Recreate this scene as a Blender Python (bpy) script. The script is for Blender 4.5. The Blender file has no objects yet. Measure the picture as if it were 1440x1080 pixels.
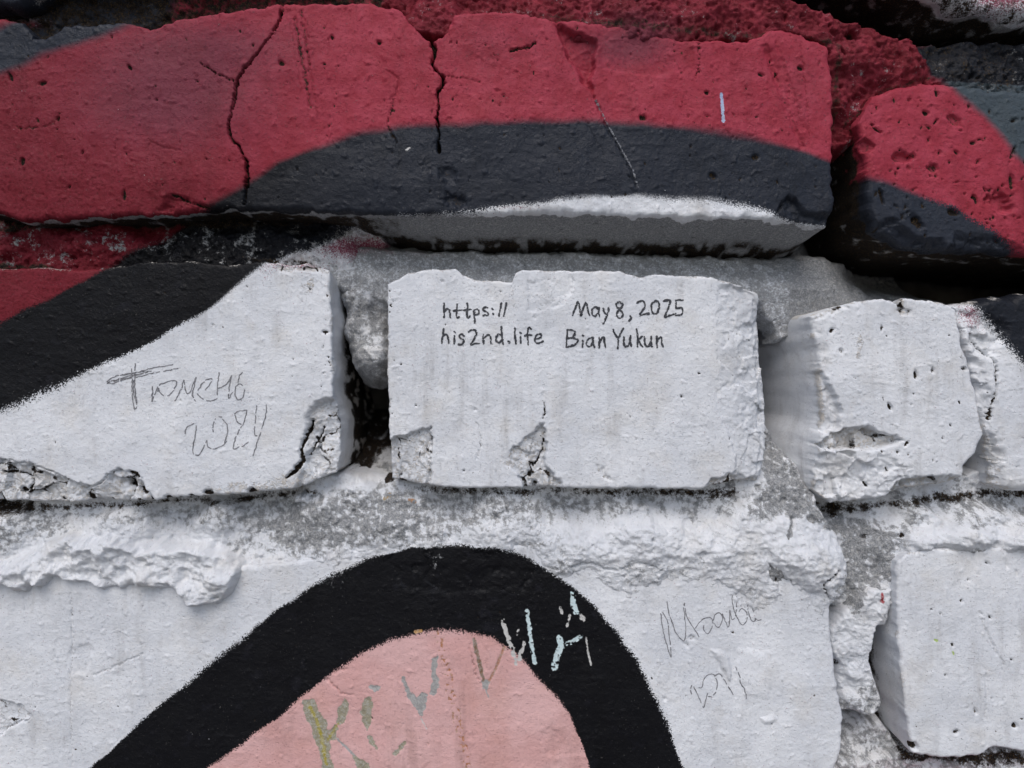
import bpy, math
import numpy as np

# ------------------------------------------------------------------ camera, sky, sun, exposure
S = bpy.context.scene
D0 = 230.0                      # lens to brick faces, mm
PPM = 4500.0                    # photograph pixels per metre on the brick faces (a 120 mm header spans 540)
ZC = 1.42                       # height of the picture centre above the pavement
cam_d = bpy.data.cameras.new('camera')
cam_d.sensor_width = 36.0
cam_d.lens = 36.0 * (D0 / 1000.0) / (1440.0 / PPM)
cam_d.clip_start = 0.01
cam_d.clip_end = 500.0
cam_d.dof.use_dof = True
cam_d.dof.focus_distance = D0 / 1000.0
cam_d.dof.aperture_fstop = 7.0
cam = bpy.data.objects.new('camera', cam_d)
S.collection.objects.link(cam)
cam.location = (0.0, -D0 / 1000.0, ZC)
cam.rotation_euler = (math.radians(90), 0, 0)
S.camera = cam

SUN_EL, SUN_AZ = math.radians(52), math.radians(192)      # azimuth clockwise from +Y; the wall faces -Y
world = bpy.data.worlds.new('World')
S.world = world
world.use_nodes = True
wn = world.node_tree.nodes
wn.clear()
sky = wn.new('ShaderNodeTexSky')
sky.sky_type = 'NISHITA'
sky.sun_disc = False
sky.sun_elevation = SUN_EL
sky.sun_rotation = SUN_AZ
sky.dust_density = 2.6
sky.air_density = 1.0
bg = wn.new('ShaderNodeBackground')
bg.inputs['Strength'].default_value = 0.12
wo = wn.new('ShaderNodeOutputWorld')
world.node_tree.links.new(sky.outputs['Color'], bg.inputs['Color'])
world.node_tree.links.new(bg.outputs['Background'], wo.inputs['Surface'])

sun_d = bpy.data.lights.new('sun', 'SUN')
sun_d.energy = 1.2
sun_d.angle = math.radians(42)
sun_d.color = (1.0, 0.985, 0.965)
sun = bpy.data.objects.new('sun', sun_d)
S.collection.objects.link(sun)
sun.location = (0, -2, 4)
sun.rotation_euler = (math.pi / 2 - SUN_EL, 0, math.pi - SUN_AZ)

S.view_settings.view_transform = 'Standard'
S.view_settings.look = 'None'
S.view_settings.exposure = 0.18
S.view_settings.gamma = 1.0
S.view_settings.use_curve_mapping = False
S.render.engine = 'CYCLES'

# ------------------------------------------------------------------ noise and distance helpers (photograph pixels)
f32 = np.float32
_r = np.random.RandomState(7)
_G = [(np.cos(a).astype(f32), np.sin(a).astype(f32)) for a in (_r.rand(256, 256) * 2 * np.pi for _ in range(6))]


def pn(x, y, seed=0):
    gc, gs = _G[seed % 6]
    x = x + 37.3 * seed
    y = y + 17.7 * seed
    xi = np.floor(x)
    yi = np.floor(y)
    xf = x - xi
    yf = y - yi
    xi = xi.astype(np.int64) & 255
    yi = yi.astype(np.int64) & 255
    x1 = (xi + 1) & 255
    y1 = (yi + 1) & 255
    u = xf * xf * xf * (xf * (xf * 6 - 15) + 10)
    v = yf * yf * yf * (yf * (yf * 6 - 15) + 10)
    a = gc[yi, xi] * xf + gs[yi, xi] * yf
    b = gc[yi, x1] * (xf - 1) + gs[yi, x1] * yf
    c = gc[y1, xi] * xf + gs[y1, xi] * (yf - 1)
    d = gc[y1, x1] * (xf - 1) + gs[y1, x1] * (yf - 1)
    return 1.5 * ((a + (b - a) * u) * (1 - v) + (c + (d - c) * u) * v)


def fbm(x, y, size, octaves=4, seed=0, gain=0.5, sx=1.0, sy=1.0):
    x = x / (size * sx)
    y = y / (size * sy)
    out = 0.0
    a = 1.0
    for o in range(octaves):
        out = out + a * pn(x, y, seed + o)
        x = x * 2.03
        y = y * 2.03
        a *= gain
    return out


def sstep(a, b, x):
    t = np.clip((x - a) / (b - a), 0, 1)
    return t * t * (3 - 2 * t)


_F = [np.random.RandomState(90 + k).rand(5, 256, 256).astype(f32) for k in range(4)]


def facet(x, y, size, seed=0):
    """broken-stone facets: the tilted plane of the nearest cell, and how close the next cell is"""
    T = _F[seed % 4]
    x = x / size + 11.3 * seed
    y = y / size + 7.9 * seed
    xi, yi = np.floor(x).astype(int), np.floor(y).astype(int)
    b1 = np.full(x.shape, 9.0)
    b2 = np.full(x.shape, 9.0)
    h = np.zeros(x.shape)
    for oy in (-1, 0, 1):
        for ox in (-1, 0, 1):
            cx, cy = (xi + ox) & 255, (yi + oy) & 255
            dx = x - (xi + ox + T[0, cy, cx])
            dy = y - (yi + oy + T[1, cy, cx])
            d = dx * dx + dy * dy
            pl = (T[2, cy, cx] - 0.5) * 1.6 * dx + (T[3, cy, cx] - 0.5) * 1.6 * dy + (T[4, cy, cx] - 0.5)
            near = d < b1
            b2 = np.where(near, b1, np.minimum(b2, d))
            h = np.where(near, pl, h)
            b1 = np.minimum(b1, d)
    return h, np.sqrt(b2) - np.sqrt(b1)


def d_line(px, py, pts):
    pts = np.asarray(pts, float)
    best = np.full(px.shape, 1e9)
    for (ax, ay), (bx, by) in zip(pts[:-1], pts[1:]):
        ex, ey = bx - ax, by - ay
        L = ex * ex + ey * ey + 1e-9
        t = np.clip(((px - ax) * ex + (py - ay) * ey) / L, 0, 1)
        best = np.minimum(best, (px - ax - t * ex) ** 2 + (py - ay - t * ey) ** 2)
    return np.sqrt(best)


def sd_poly(px, py, poly):
    """signed distance in pixels, positive inside"""
    poly = np.asarray(poly, float)
    inside = np.zeros(px.shape, bool)
    n = len(poly)
    for i in range(n):
        ax, ay = poly[i]
        bx, by = poly[(i + 1) % n]
        if ay != by:
            c = (ay > py) != (by > py)
            inside ^= c & (px < (bx - ax) * (py - ay) / (by - ay) + ax)
    d = d_line(px, py, np.vstack([poly, poly[:1]]))
    return np.where(inside, d, -d)


def smooth_line(pts, step=1.0, tension=0.5):
    """Catmull-Rom through the points, resampled"""
    p = np.asarray(pts, float)
    if len(p) > 2:
        q = np.vstack([2 * p[0] - p[1], p, 2 * p[-1] - p[-2]])
        out = []
        for i in range(1, len(q) - 2):
            t = np.linspace(0, 1, 12, endpoint=False)[:, None]
            a, b, c, d = q[i - 1], q[i], q[i + 1], q[i + 2]
            out.append(0.5 * (2 * b + (c - a) * t + (2 * a - 5 * b + 4 * c - d) * t ** 2 + (3 * b - a - 3 * c + d) * t ** 3))
        out.append(p[-1:])
        p = np.vstack(out)
    return resample(p, step)


def resample(p, step=None, n=None):
    p = np.asarray(p, float)
    seg = np.hypot(*np.diff(p, axis=0).T)
    s = np.concatenate([[0], np.cumsum(seg)])
    if n is None:
        n = max(2, int(s[-1] / step) + 1)
    t = np.linspace(0, s[-1], n)
    return np.stack([np.interp(t, s, p[:, 0]), np.interp(t, s, p[:, 1])], 1)


# ------------------------------------------------------------------ the mural, as shapes on the wall (pixels)
RED = [(-900, 14), (50, 14), (64, -30), (1170, -30), (1215, 20), (1290, 46), (2300, 60), (2300, 700), (1800, 520), (1440, 392), (1200, 385), (1172, 275), (900, 228), (560, 238),
       (440, 262), (360, 330), (250, 370), (150, 420), (0, 490), (-400, 690), (-900, 900)]
BAND = [(-900, 850), (-400, 640), (-50, 480), (0, 455), (60, 425), (130, 388), (180, 357), (230, 332), (290, 287), (340, 260), (390, 230), (440, 205),
        (500, 187), (560, 178), (620, 174), (700, 172), (760, 170), (830, 168), (900, 172), (960, 178), (1040, 190),
        (1100, 202), (1180, 230), (1186, 318), (1130, 312), (1090, 301), (1050, 290), (1000, 283), (920, 276), (850, 276), (780, 281),
        (730, 287), (690, 294), (640, 300), (560, 304), (490, 312), (455, 338), (405, 357), (372, 372), (340, 398), (300, 430),
        (250, 460), (200, 488), (150, 510), (100, 533), (50, 557), (0, 580), (-50, 600), (-400, 760), (-900, 1000)]
NAVY_TL = [(-900, 16), (50, 16), (-900, 420), (-300, 210), (0, 103), (30, 90), (60, 76), (110, 64), (150, 50), (185, 34), (215, 16), (240, -30), (60, -30)]
SLATE_TR = [(1310, 108), (1336, 117), (1380, 160), (1420, 205), (1445, 235), (1600, 380), (2300, 900), (2300, 60), (1440, 40), (1330, 46), (1290, 58)]
DARK_R = [(1195, 246), (1215, 248), (1260, 258), (1300, 275), (1340, 290), (1380, 315), (1420, 340), (1448, 362), (1600, 470), (1440, 415), (1195, 410)]
DARK_B6 = [(1330, 396), (1372, 432), (1400, 462), (1440, 512), (1600, 680), (1600, 380)]
ARCH = [(-200, 1330), (60, 1140), (125, 1082), (180, 1032), (250, 972), (330, 905), (400, 850), (460, 811), (520, 784), (580, 770), (640, 765),
        (700, 770), (750, 785), (800, 820), (840, 855), (870, 890), (895, 930), (915, 970), (935, 1010), (950, 1050),
        (964, 1085), (1000, 1200), (1010, 1400), (-200, 1500)]
PINK = [(100, 1300), (230, 1130), (290, 1082), (340, 1045), (400, 1000), (450, 960), (500, 925), (550, 900), (600, 888), (650, 887),
        (690, 896), (720, 914), (750, 944), (775, 974), (800, 1005), (815, 1040), (828, 1080), (850, 1200), (850, 1400), (100, 1400)]

# scratched-off letters and stray marks: (kind, points, width, colour)
KC = lambda pts: [(400 + x / 3.13, 820 + y / 3.13) for x, y in pts]
OLIVE, GREY, PALE, ICE, RUST, YEL = (0.30, 0.27, 0.19), (0.33, 0.32, 0.31), (0.55, 0.54, 0.52), (0.58, 0.72, 0.74), (0.42, 0.17, 0.08), (0.36, 0.30, 0.05)
PATCHES = [
    ('p', KC([(80, 515), (130, 510), (155, 570), (185, 600), (185, 640), (205, 680), (200, 760), (220, 814), (215, 850), (170, 850), (165, 790), (155, 740), (125, 680), (120, 630), (100, 610), (85, 560)]), 0, OLIVE),
    ('p', KC([(235, 555), (265, 505), (285, 530), (272, 600), (240, 630), (232, 650), (225, 690), (205, 705), (195, 650), (230, 615)]), 0, OLIVE),
    ('l', KC([(110, 545), (140, 600), (160, 660), (178, 760), (185, 800)]), 6, YEL),
    ('l', KC([(235, 620), (210, 660), (190, 690)]), 5, YEL),
    ('l', KC([(235, 690), (275, 725), (310, 760)]), 3.2, GREY),
    ('p', KC([(300, 755), (330, 770), (375, 790), (370, 850), (325, 850), (315, 800)]), 0, OLIVE),
    ('p', KC([(365, 455), (380, 445), (420, 455), (415, 475), (385, 475)]), 0, GREY),
    ('p', KC([(345, 510), (370, 498), (400, 530), (380, 570), (385, 610), (365, 650), (340, 620), (335, 570)]), 0, OLIVE),
    ('p', KC([(362, 665), (385, 680), (395, 705), (420, 725), (410, 740), (375, 710)]), 0, OLIVE),
    ('p', KC([(505, 715), (530, 695), (535, 710), (490, 762), (475, 755)]), 0, OLIVE),
    ('p', KC([(510, 405), (530, 415), (550, 470), (580, 500), (605, 480), (632, 490), (620, 550), (600, 595), (580, 560), (540, 500)]), 0, GREY),
    ('p', KC([(648, 330), (675, 318), (670, 400), (685, 440), (670, 495), (640, 490), (648, 440)]), 0, GREY),
    ('l', KC([(600, 595), (625, 640)]), 1.8, PALE),
    ('l', KC([(832, 250), (850, 320), (868, 400), (882, 455)]), 5.5, (0.22, 0.14, 0.09)),
    ('l', KC([(968, 280), (930, 375), (890, 450)]), 4, (0.40, 0.20, 0.13)),
    ('p', KC([(865, 430), (905, 425), (890, 470), (872, 465)]), 0, GREY),
    ('l', KC([(885, 465), (900, 510)]), 1.8, GREY),
    ('l', KC([(962, 168), (975, 215), (1000, 280), (1018, 355)]), 6, PALE),
    ('l', KC([(1068, 120), (1076, 185), (1085, 260), (1104, 352)]), 5.5, ICE),
    ('l', KC([(1056, 260), (1040, 310), (1032, 338)]), 5.5, PALE),
    ('l', KC([(1030, 205), (1024, 225)]), 3, PALE),
    ('l', KC([(1272, 40), (1272, 90), (1282, 128)]), 8, ICE),
    ('l', KC([(1308, 148), (1314, 160)]), 7, PALE),
    ('l', KC([(1214, 108), (1222, 130)]), 4, PALE),
    ('l', KC([(1256, 140), (1244, 188)]), 3.5, PALE),
    ('l', KC([(1212, 240), (1216, 280), (1198, 325), (1188, 370)]), 9, ICE),
    ('l', KC([(1245, 266), (1268, 258), (1305, 235)]), 6.5, ICE),
    ('l', KC([(1328, 240), (1335, 300), (1350, 360)]), 2.6, PALE),
    ('l', [(1014.5, 132), (1016, 150), (1017.5, 170)], 4.2, (0.36, 0.44, 0.66)),
    ('l', [(1237.5, 834), (1239, 845)], 4.0, (0.40, 0.05, 0.06)),
    ('l', [(571, 212), (576, 208)], 3, PALE),
    ('l', [(838, 140), (855, 175), (875, 212), (889, 238), (897, 264)], 1.5, (0.15, 0.16, 0.19)),
    ('l', [(1315, 900), (1318, 901)], 3.5, (0.35, 0.5, 0.05)),
    ('l', [(1340, 917), (1341, 920)], 3, (0.35, 0.5, 0.05)),
    ('l', [(540, 702), (545, 698), (552, 707)], 6, (0.40, 0.27, 0.10)),
    ('l', [(575, 706), (580, 707)], 7, (0.50, 0.26, 0.12)),
    ('l', [(584, 888), (592, 887)], 5, (0.50, 0.27, 0.09)),
]


def paint_attrs(px, py):
    """signed distances of the paint fields in units of their edge softness"""
    wx = px + 3.0 * fbm(px, py, 60, 2, 1)
    wy = py + 3.0 * fbm(px, py, 60, 2, 3)
    out = {}
    out['d_red'] = sd_poly(wx, wy, RED) / 9.0
    b = sd_poly(wx, wy, BAND)
    vs = 0.85 + 0.55 * fbm(px, py, 160, 2, 4)
    soft = np.where(py < 262, 9.0, 8.0) * vs
    d = b / soft
    dk = np.full(px.shape, 0.0)
    # navy top of the band, black lower left
    dk = sstep(430, 300, py) * sstep(250, 620, px) * 0.75
    t = sd_poly(wx, wy, NAVY_TL) / 9.0
    dk = np.where(t > d, 0.8, dk)
    d = np.maximum(d, t)
    t = sd_poly(wx, wy, SLATE_TR) / 7.0
    dk = np.where(t > d, np.where(py > 112, 1.35, 0.35), dk)
    d = np.maximum(d, t)
    t = sd_poly(wx, wy, DARK_R) / 7.0
    dk = np.where(t > d, 0.9, dk)
    d = np.maximum(d, t)
    t = sd_poly(wx, wy, DARK_B6) / 9.0
    dk = np.where(t > d, 0.4, dk)
    d = np.maximum(d, t)
    t = sd_poly(wx, wy, ARCH) / (6.0 * vs)
    dk = np.where(t > d, 0.0, dk)
    d = np.maximum(d, t)
    out['d_dark'] = d
    out['dk'] = dk
    out['grain'] = np.clip(1.0 - 0.85 * sstep(300, 262, py) - 0.45 * sstep(600, 300, px) * sstep(470, 420, py), 0.15, 1.0)
    out['d_pink'] = sd_poly(wx, wy, PINK) / (4.6 * vs)
    e = lambda cx, cy, rx, ry: np.exp(-(((px - cx) / rx) ** 2 + ((py - cy) / ry) ** 2))
    pur = 0.95 * e(235, 140, 150, 75) + 0.6 * e(300, 60, 160, 45) + 0.85 * e(890, 62, 70, 35) + 0.35 * e(700, 60, 120, 50) + 0.3 * e(1130, 120, 60, 80)
    deep = 0.75 * sstep(520, 130, px) * sstep(20, 210, py) + 0.4 * sstep(360, 60, px) + 0.35 * sstep(560, 200, px)
    out['purple'] = np.clip(pur, 0, 1)
    out['deep'] = np.clip(deep, 0, 1) * (1 - out['purple'])
    hz = 0.85 * e(500, 340, 75, 22) + 0.60 * e(600, 345, 110, 20) + 0.6 * e(420, 374, 40, 7) + 0.3 * e(365, 372, 30, 20) + 0.55 * e(590, 297, 90, 4) + 0.55 * e(700, 291, 60, 3) + 0.7 * e(1370, 440, 22, 25) + 0.5 * e(1160, 395, 60, 20)
    hz = hz + 1.0 * sstep(15, -25, py - 20) * (sstep(1330, 1400, px) + sstep(90, 20, px))
    out['haze_red'] = np.clip(hz, 0, 1)
    # scraped patches
    rag = 1.6 * fbm(px, py, 7, 2, 2)
    dp = np.full(px.shape, -9.0)
    col = np.zeros(px.shape + (4,), f32)
    col[..., 3] = 1
    for kind, pts, w, c in PATCHES:
        P = np.asarray(pts)
        x0, y0 = P.min(0) - 14
        x1, y1 = P.max(0) + 14
        m = (px > x0) & (px < x1) & (py > y0) & (py < y1)
        if not m.any():
            continue
        if kind == 'p':
            s = sd_poly(px[m], py[m], P) + rag[m] * 1.3
        else:
            s = w * 0.5 - d_line(px[m], py[m], P) + rag[m] * (1.0 if w > 5 else 0.4)
            if c is ICE or c is PALE:
                s = np.minimum(s, 3.2 * (fbm(px[m], py[m], 9.5, 3, 5, gain=0.75) + 0.50))
        s = s / 1.6
        if c is YEL:                      # streak inside a patch: recolour only
            k = np.clip(s, 0, 1)[:, None]
            col[m, :3] = col[m, :3] * (1 - k) + np.array(c) * k
            continue
        old = dp[m]
        better = (s > old) & (s > -1.5)
        cm = col[m]
        cm[better, :3] = c
        col[m] = cm
        dp[m] = np.maximum(old, s)
    # rust seeping down the pink face
    rl = KC([(680, 225), (700, 300), (718, 380), (730, 470), (760, 600), (785, 690), (803, 814)])
    m = (px > 600) & (px < 690) & (py > 880) & (py < 1110)
    if m.any():
        w = 6.5 - d_line(px[m], py[m], rl)
        s = np.minimum(w / 4, (fbm(px[m], py[m], 5, 2, 4) - 0.22) * 4)
        old = dp[m]
        better = s > old
        cm = col[m]
        cm[better, :3] = RUST
        col[m] = cm
        dp[m] = np.maximum(old, s)
    out['d_patch'] = np.clip(dp, -3, 3)
    out['patch_col'] = col
    for k in ('d_red', 'd_dark', 'd_pink'):
        out[k] = np.clip(out[k], -6, 6)
    return out


# ------------------------------------------------------------------ relief of a surface
def relief(px, py, sp, s=None):
    """depth in mm (positive = into the wall) plus bare and dirt weights at picture points"""
    sd = sp.get('seed', 0)
    y = np.full(px.shape, float(sp['y0']))
    tx, ty = sp.get('tilt', (0, 0))
    cx, cy = sp.get('centre', (720, 540))
    y = y + tx * (px - cx) / 100.0 + ty * (py - cy) / 100.0
    r = sp.get('rough', 1.0)
    y = y + r * (0.42 * fbm(px, py, 150, 3, sd + 1) + 0.16 * fbm(px, py, 55, 2, sd + 3) + 0.058 * fbm(px, py, 26, 4, sd + 2, sy=0.62, gain=0.62) + 0.055 * fbm(px, py, 7, 2, sd + 3))
    # hardened paint crumbs
    n = fbm(px, py, 11, 2, sd + 4)
    y = y - r * 0.24 * sstep(0.50, 0.95, n)
    n2 = fbm(px, py, 34, 2, sd + 5, sy=0.35)
    y = y - r * 0.10 * sstep(0.30, 0.55, n2) * sstep(0.0, 0.5, fbm(px, py, 120, 2, sd + 2))
    bare = np.zeros(px.shape) + sp.get('bare', 0.0)
    dirt_shade = np.zeros(px.shape) + sp.get('dirt_shade', 0.0)
    if 'bare_noise' in sp:
        a, size = sp['bare_noise']
        bare = bare + a * fbm(px, py, size, 4, sd + 3, gain=0.65)
    for f in sp.get('feats', []):
        k = f[0]
        if k == 'crack':
            _, pts, w, dep = f[:4]
            P = np.asarray(pts, float)
            m = (px > P[:, 0].min() - 14) & (px < P[:, 0].max() + 14) & (py > P[:, 1].min() - 14) & (py < P[:, 1].max() + 14)
            if not m.any():
                continue
            wx = px[m] + 1.7 * fbm(px[m], py[m], 9, 4, sd + 1, gain=0.75)
            wy = py[m] + 1.7 * fbm(px[m], py[m], 9, 4, sd + 2, gain=0.75)
            d = d_line(wx, wy, smooth_line(P, 6))
            ww = w * (0.75 + 0.55 * fbm(px[m], py[m], 30, 2, sd + 5))
            g = sstep(ww * 0.5 + 0.6, ww * 0.28, d)
            y[m] += dep * g
            dirt_shade[m] = np.maximum(dirt_shade[m], 1.0 * sstep(ww * 0.5 + 0.5, ww * 0.25, d) * (f[4] if len(f) > 4 else 1.0))
        elif k == 'chip':          # a piece broken or flaked off
            _, poly, dep, edge, gx, gy, br = f[:7]
            P = np.asarray(poly, float)
            m = (px > P[:, 0].min() - 16) & (px < P[:, 0].max() + 16) & (py > P[:, 1].min() - 16) & (py < P[:, 1].max() + 16)
            if not m.any():
                continue
            X, Y = px[m], py[m]
            q = sd_poly(X + 3.5 * fbm(X, Y, 16, 3, sd + 4), Y + 3.5 * fbm(X, Y, 16, 3, sd + 3), P)
            g = sstep(-0.5, edge, q)
            c = P.mean(0)
            plane = dep + gx * (X - c[0]) / 100 + gy * (Y - c[1]) / 100
            fr = f[7] if len(f) > 7 else 0.30
            wxx, wyy = X + 4 * fbm(X, Y, 18, 3, sd + 5), Y + 4 * fbm(X, Y, 18, 3, sd + 1)
            h1, e1 = facet(wxx, wyy, 30, sd)
            h2, e2 = facet(wxx, wyy, 11, sd + 1)
            rough = fr * (0.95 * h1 + 0.34 * h2 + 0.30 * fbm(X, Y, 50, 3, sd + 2) + 0.10 * fbm(X, Y, 7, 2, sd + 5))
            grime = f[8] if len(f) > 8 else (0.62 if br > 0.2 else 0.0)
            dirt_shade[m] = np.maximum(dirt_shade[m], grime * g * sstep(0.16, 0.02, e1) * sstep(-0.25, 0.25, fbm(X, Y, 30, 2, sd + 4)))
            y[m] += np.maximum(plane + rough * min(1.5, dep + 0.3), 0.0 if dep > 0 else -99) * g
            bare[m] = np.maximum(bare[m], br * g)
        elif k == 'lump':          # mortar or plaster standing proud
            _, poly, hgt, edge = f[:4]
            P = np.asarray(poly, float)
            m = (px > P[:, 0].min() - 16) & (px < P[:, 0].max() + 16) & (py > P[:, 1].min() - 16) & (py < P[:, 1].max() + 16)
            if not m.any():
                continue
            X, Y = px[m], py[m]
            q = sd_poly(X + 5 * fbm(X, Y, 24, 3, sd + 4), Y + 5 * fbm(X, Y, 24, 3, sd + 3), P)
            g = np.sqrt(np.clip(q / edge, 0, 1)) if not (len(f) > 4) else sstep(0, edge, q)
            y[m] -= g * (hgt + 0.35 * hgt * fbm(X, Y, 38, 3, sd + 1))
            if len(f) > 5:
                bare[m] = bare[m] * (1 - f[5] * sstep(0, 8, q))
        elif k == 'pit':
            _, x0, y0, rx, ry, ang, dep = f[:7]
            m = (np.abs(px - x0) < rx + ry + 6) & (np.abs(py - y0) < rx + ry + 6)
            if not m.any():
                continue
            ca, sa = math.cos(ang), math.sin(ang)
            dx, dy = px[m] - x0, py[m] - y0
            wob = 0.35 * fbm(px[m], py[m], 8, 2, sd + 2)
            q = np.sqrt(((dx * ca + dy * sa) / rx) ** 2 + ((-dx * sa + dy * ca) / ry) ** 2) + wob
            g = sstep(1.15, 0.45, q)
            y[m] += dep * g
            dirt_shade[m] = np.maximum(dirt_shade[m], (f[7] if len(f) > 7 else 0.8) * sstep(0.95, 0.5, q))
        elif k == 'dirt_shade':  # grime on the mortar, and shade painted under bricks and lumps
            _, poly, amt, soft = f[:4]
            q = sd_poly(px, py, poly)
            dirt_shade = np.maximum(dirt_shade, amt * sstep(-soft, soft, q))
        elif k == 'bare':
            _, poly, amt, soft = f[:4]
            q = sd_poly(px + 8 * fbm(px, py, 20, 3, sd + 1), py + 8 * fbm(px, py, 20, 3, sd + 2), poly)
            bare = np.maximum(bare, amt * sstep(-soft, soft, q))
    cl = fbm(px, py, 13, 3, sd + 2, gain=0.65)
    dirt_shade = dirt_shade * (1.12 + 0.5 * cl)
    bare = bare * (1.0 + 0.55 * sp.get('clump', 1.0) * fbm(px, py, 10, 3, sd + 5, gain=0.7))
    if s is not None:
        er = sp.get('edge', 7.0) * (0.55 + 0.9 * np.abs(fbm(px, py, 70, 3, sd + 4)))
        t = np.clip(1 - s / er, 0, 1)
        y = y + er / 4.5 * (1 - np.sqrt(np.clip(1 - t * t, 0, 1))) * sp.get('edge_depth', 0.8)
        # paint worn off the arris here and there
        wear = sp.get('wear', 0.5)
        bare = np.maximum(bare, wear * sstep(6, 0, s) * sstep(0.05, 0.5, fbm(px, py, 45, 3, sd + 1) + 0.15))
    return y, bare, dirt_shade


def rand_pits(seed, n, box, size=(1.2, 3.2), depth=(0.4, 1.2), vertical=0.6):
    r = np.random.RandomState(seed)
    out = []
    for i in range(n):
        a = r.uniform(*size)
        el = r.uniform(1.0, 2.8)
        ang = math.pi / 2 + r.normal(0, 0.35) if r.rand() < vertical else r.uniform(0, math.pi)
        out.append(('pit', r.uniform(box[0], box[2]), r.uniform(box[1], box[3]), a * el, a, ang, r.uniform(*depth), r.uniform(0.4, 1.0)))
    return out


# ------------------------------------------------------------------ material helpers
def nd(nt, kind, **kw):
    n = nt.nodes.new(kind)
    for k, v in kw.items():
        if k in n.inputs:
            n.inputs[k].default_value = v
        else:
            setattr(n, k, v)
    return n


def masonry_material():
    m = bpy.data.materials.new('painted_masonry')
    m.use_nodes = True
    nt = m.node_tree
    nt.nodes.clear()
    L = nt.links.new
    out = nd(nt, 'ShaderNodeOutputMaterial')
    bs = nd(nt, 'ShaderNodeBsdfPrincipled')
    L(bs.outputs[0], out.inputs[0])
    pos = nd(nt, 'ShaderNodeNewGeometry').outputs['Position']

    def noise(scale, detail=2.0, rough=0.55):
        n = nd(nt, 'ShaderNodeTexNoise')
        n.inputs['Scale'].default_value = scale
        n.inputs['Detail'].default_value = detail
        n.inputs['Roughness'].default_value = rough
        L(pos, n.inputs['Vector'])
        return n.outputs['Fac']

    def attr(name, sock='Fac'):
        a = nd(nt, 'ShaderNodeAttribute')
        a.attribute_name = name
        return a.outputs[sock]

    def math_(op, a, b=None, c=None):
        n = nd(nt, 'ShaderNodeMath', operation=op)
        for i, v in enumerate((a, b, c)):
            if v is None:
                continue
            if isinstance(v, (int, float)):
                n.inputs[i].default_value = v
            else:
                L(v, n.inputs[i])
        return n.outputs[0]

    def ramp(v, a, b, lo=0.0, hi=1.0):
        n = nd(nt, 'ShaderNodeMapRange', interpolation_type='SMOOTHSTEP')
        L(v, n.inputs['Value'])
        n.inputs['From Min'].default_value = a
        n.inputs['From Max'].default_value = b
        n.inputs['To Min'].default_value = lo
        n.inputs['To Max'].default_value = hi
        return n.outputs['Result']

    def mix(f, a, b):
        n = nd(nt, 'ShaderNodeMix', data_type='RGBA')
        n.clamp_factor = True
        if isinstance(f, (int, float)):
            n.inputs[0].default_value = f
        else:
            L(f, n.inputs[0])
        for i, v in ((6, a), (7, b)):
            if isinstance(v, tuple):
                n.inputs[i].default_value = v + (1,)
            else:
                L(v, n.inputs[i])
        return n.outputs[2]

    fine = noise(2600, 2)            # 0.4 mm
    mid = noise(1100, 3, 0.6)        # 0.9 mm
    spk = math_('SUBTRACT', math_('ADD', math_('MULTIPLY', fine, 0.75), math_('MULTIPLY', mid, 0.75)), 0.75)   # about +-0.25
    dots = noise(2900, 1)
    spray = math_('SUBTRACT', math_('ADD', math_('ADD', math_('MULTIPLY', dots, 0.70), math_('MULTIPLY', fine, 0.45)), math_('MULTIPLY', mid, 0.35)), 0.75)
    broad = noise(45, 4, 0.6)
    blot = noise(170, 4, 0.62)
    white = mix(ramp(broad, 0.35, 0.65), (0.662, 0.682, 0.718), (0.752, 0.767, 0.792))
    white = mix(ramp(blot, 0.50, 0.74, 0, 0.60), white, (0.575, 0.59, 0.615))
    white = mix(ramp(mid, 0.60, 0.80, 0, 0.30), white, (0.52, 0.53, 0.55))
    red = mix(ramp(blot, 0.35, 0.68), (0.31, 0.030, 0.050), (0.375, 0.047, 0.076))
    red = mix(math_('MULTIPLY', attr('deep'), ramp(mid, 0.25, 0.6, 1.0, 0.7)), red, (0.105, 0.006, 0.011))
    red = mix(ramp(math_('ADD', attr('purple'), math_('MULTIPLY', spk, 0.8)), 0.05, 1.0, 0, 0.9), red, (0.155, 0.033, 0.052))
    red = mix(ramp(mid, 0.56, 0.74, 0, 0.55), red, (0.15, 0.012, 0.018))
    red = mix(ramp(noise(330, 5, 0.7), 0.56, 0.74, 0, 0.5), red, (0.17, 0.014, 0.022))
    dkm = attr('dk')
    dark = mix(dkm, (0.0055, 0.0055, 0.0070), (0.027, 0.032, 0.045))
    dark = mix(ramp(dkm, 1.0, 1.35), dark, (0.060, 0.078, 0.092))
    dark = mix(ramp(blot, 0.55, 0.75, 0, 0.5), dark, mix(dkm, (0.018, 0.018, 0.024), (0.045, 0.054, 0.070)))
    pink = mix(ramp(broad, 0.35, 0.65), (0.65, 0.375, 0.355), (0.70, 0.44, 0.425))
    pink = mix(ramp(blot, 0.56, 0.78, 0, 0.4), pink, (0.62, 0.36, 0.34))

    grain_a = attr('grain')
    edge_hi = ramp(grain_a, 0.1, 1.0, 0.95, 0.30)
    edge_lo = math_('MULTIPLY', edge_hi, -1.0)

    def mask(name, k=4.4):
        n = nd(nt, 'ShaderNodeMapRange', interpolation_type='SMOOTHSTEP')
        L(math_('ADD', attr(name), math_('MULTIPLY', math_('MULTIPLY', spray, grain_a), k)), n.inputs['Value'])
        L(edge_lo, n.inputs['From Min'])
        L(edge_hi, n.inputs['From Max'])
        return n.outputs['Result']
    col = mix(mask('d_red'), white, red)
    col = mix(ramp(math_('ADD', attr('haze_red'), math_('MULTIPLY', spray, 2.6)), 0.35, 0.95), col, (0.27, 0.055, 0.095))
    dm = mask('d_dark')
    col = mix(dm, col, dark)
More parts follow.
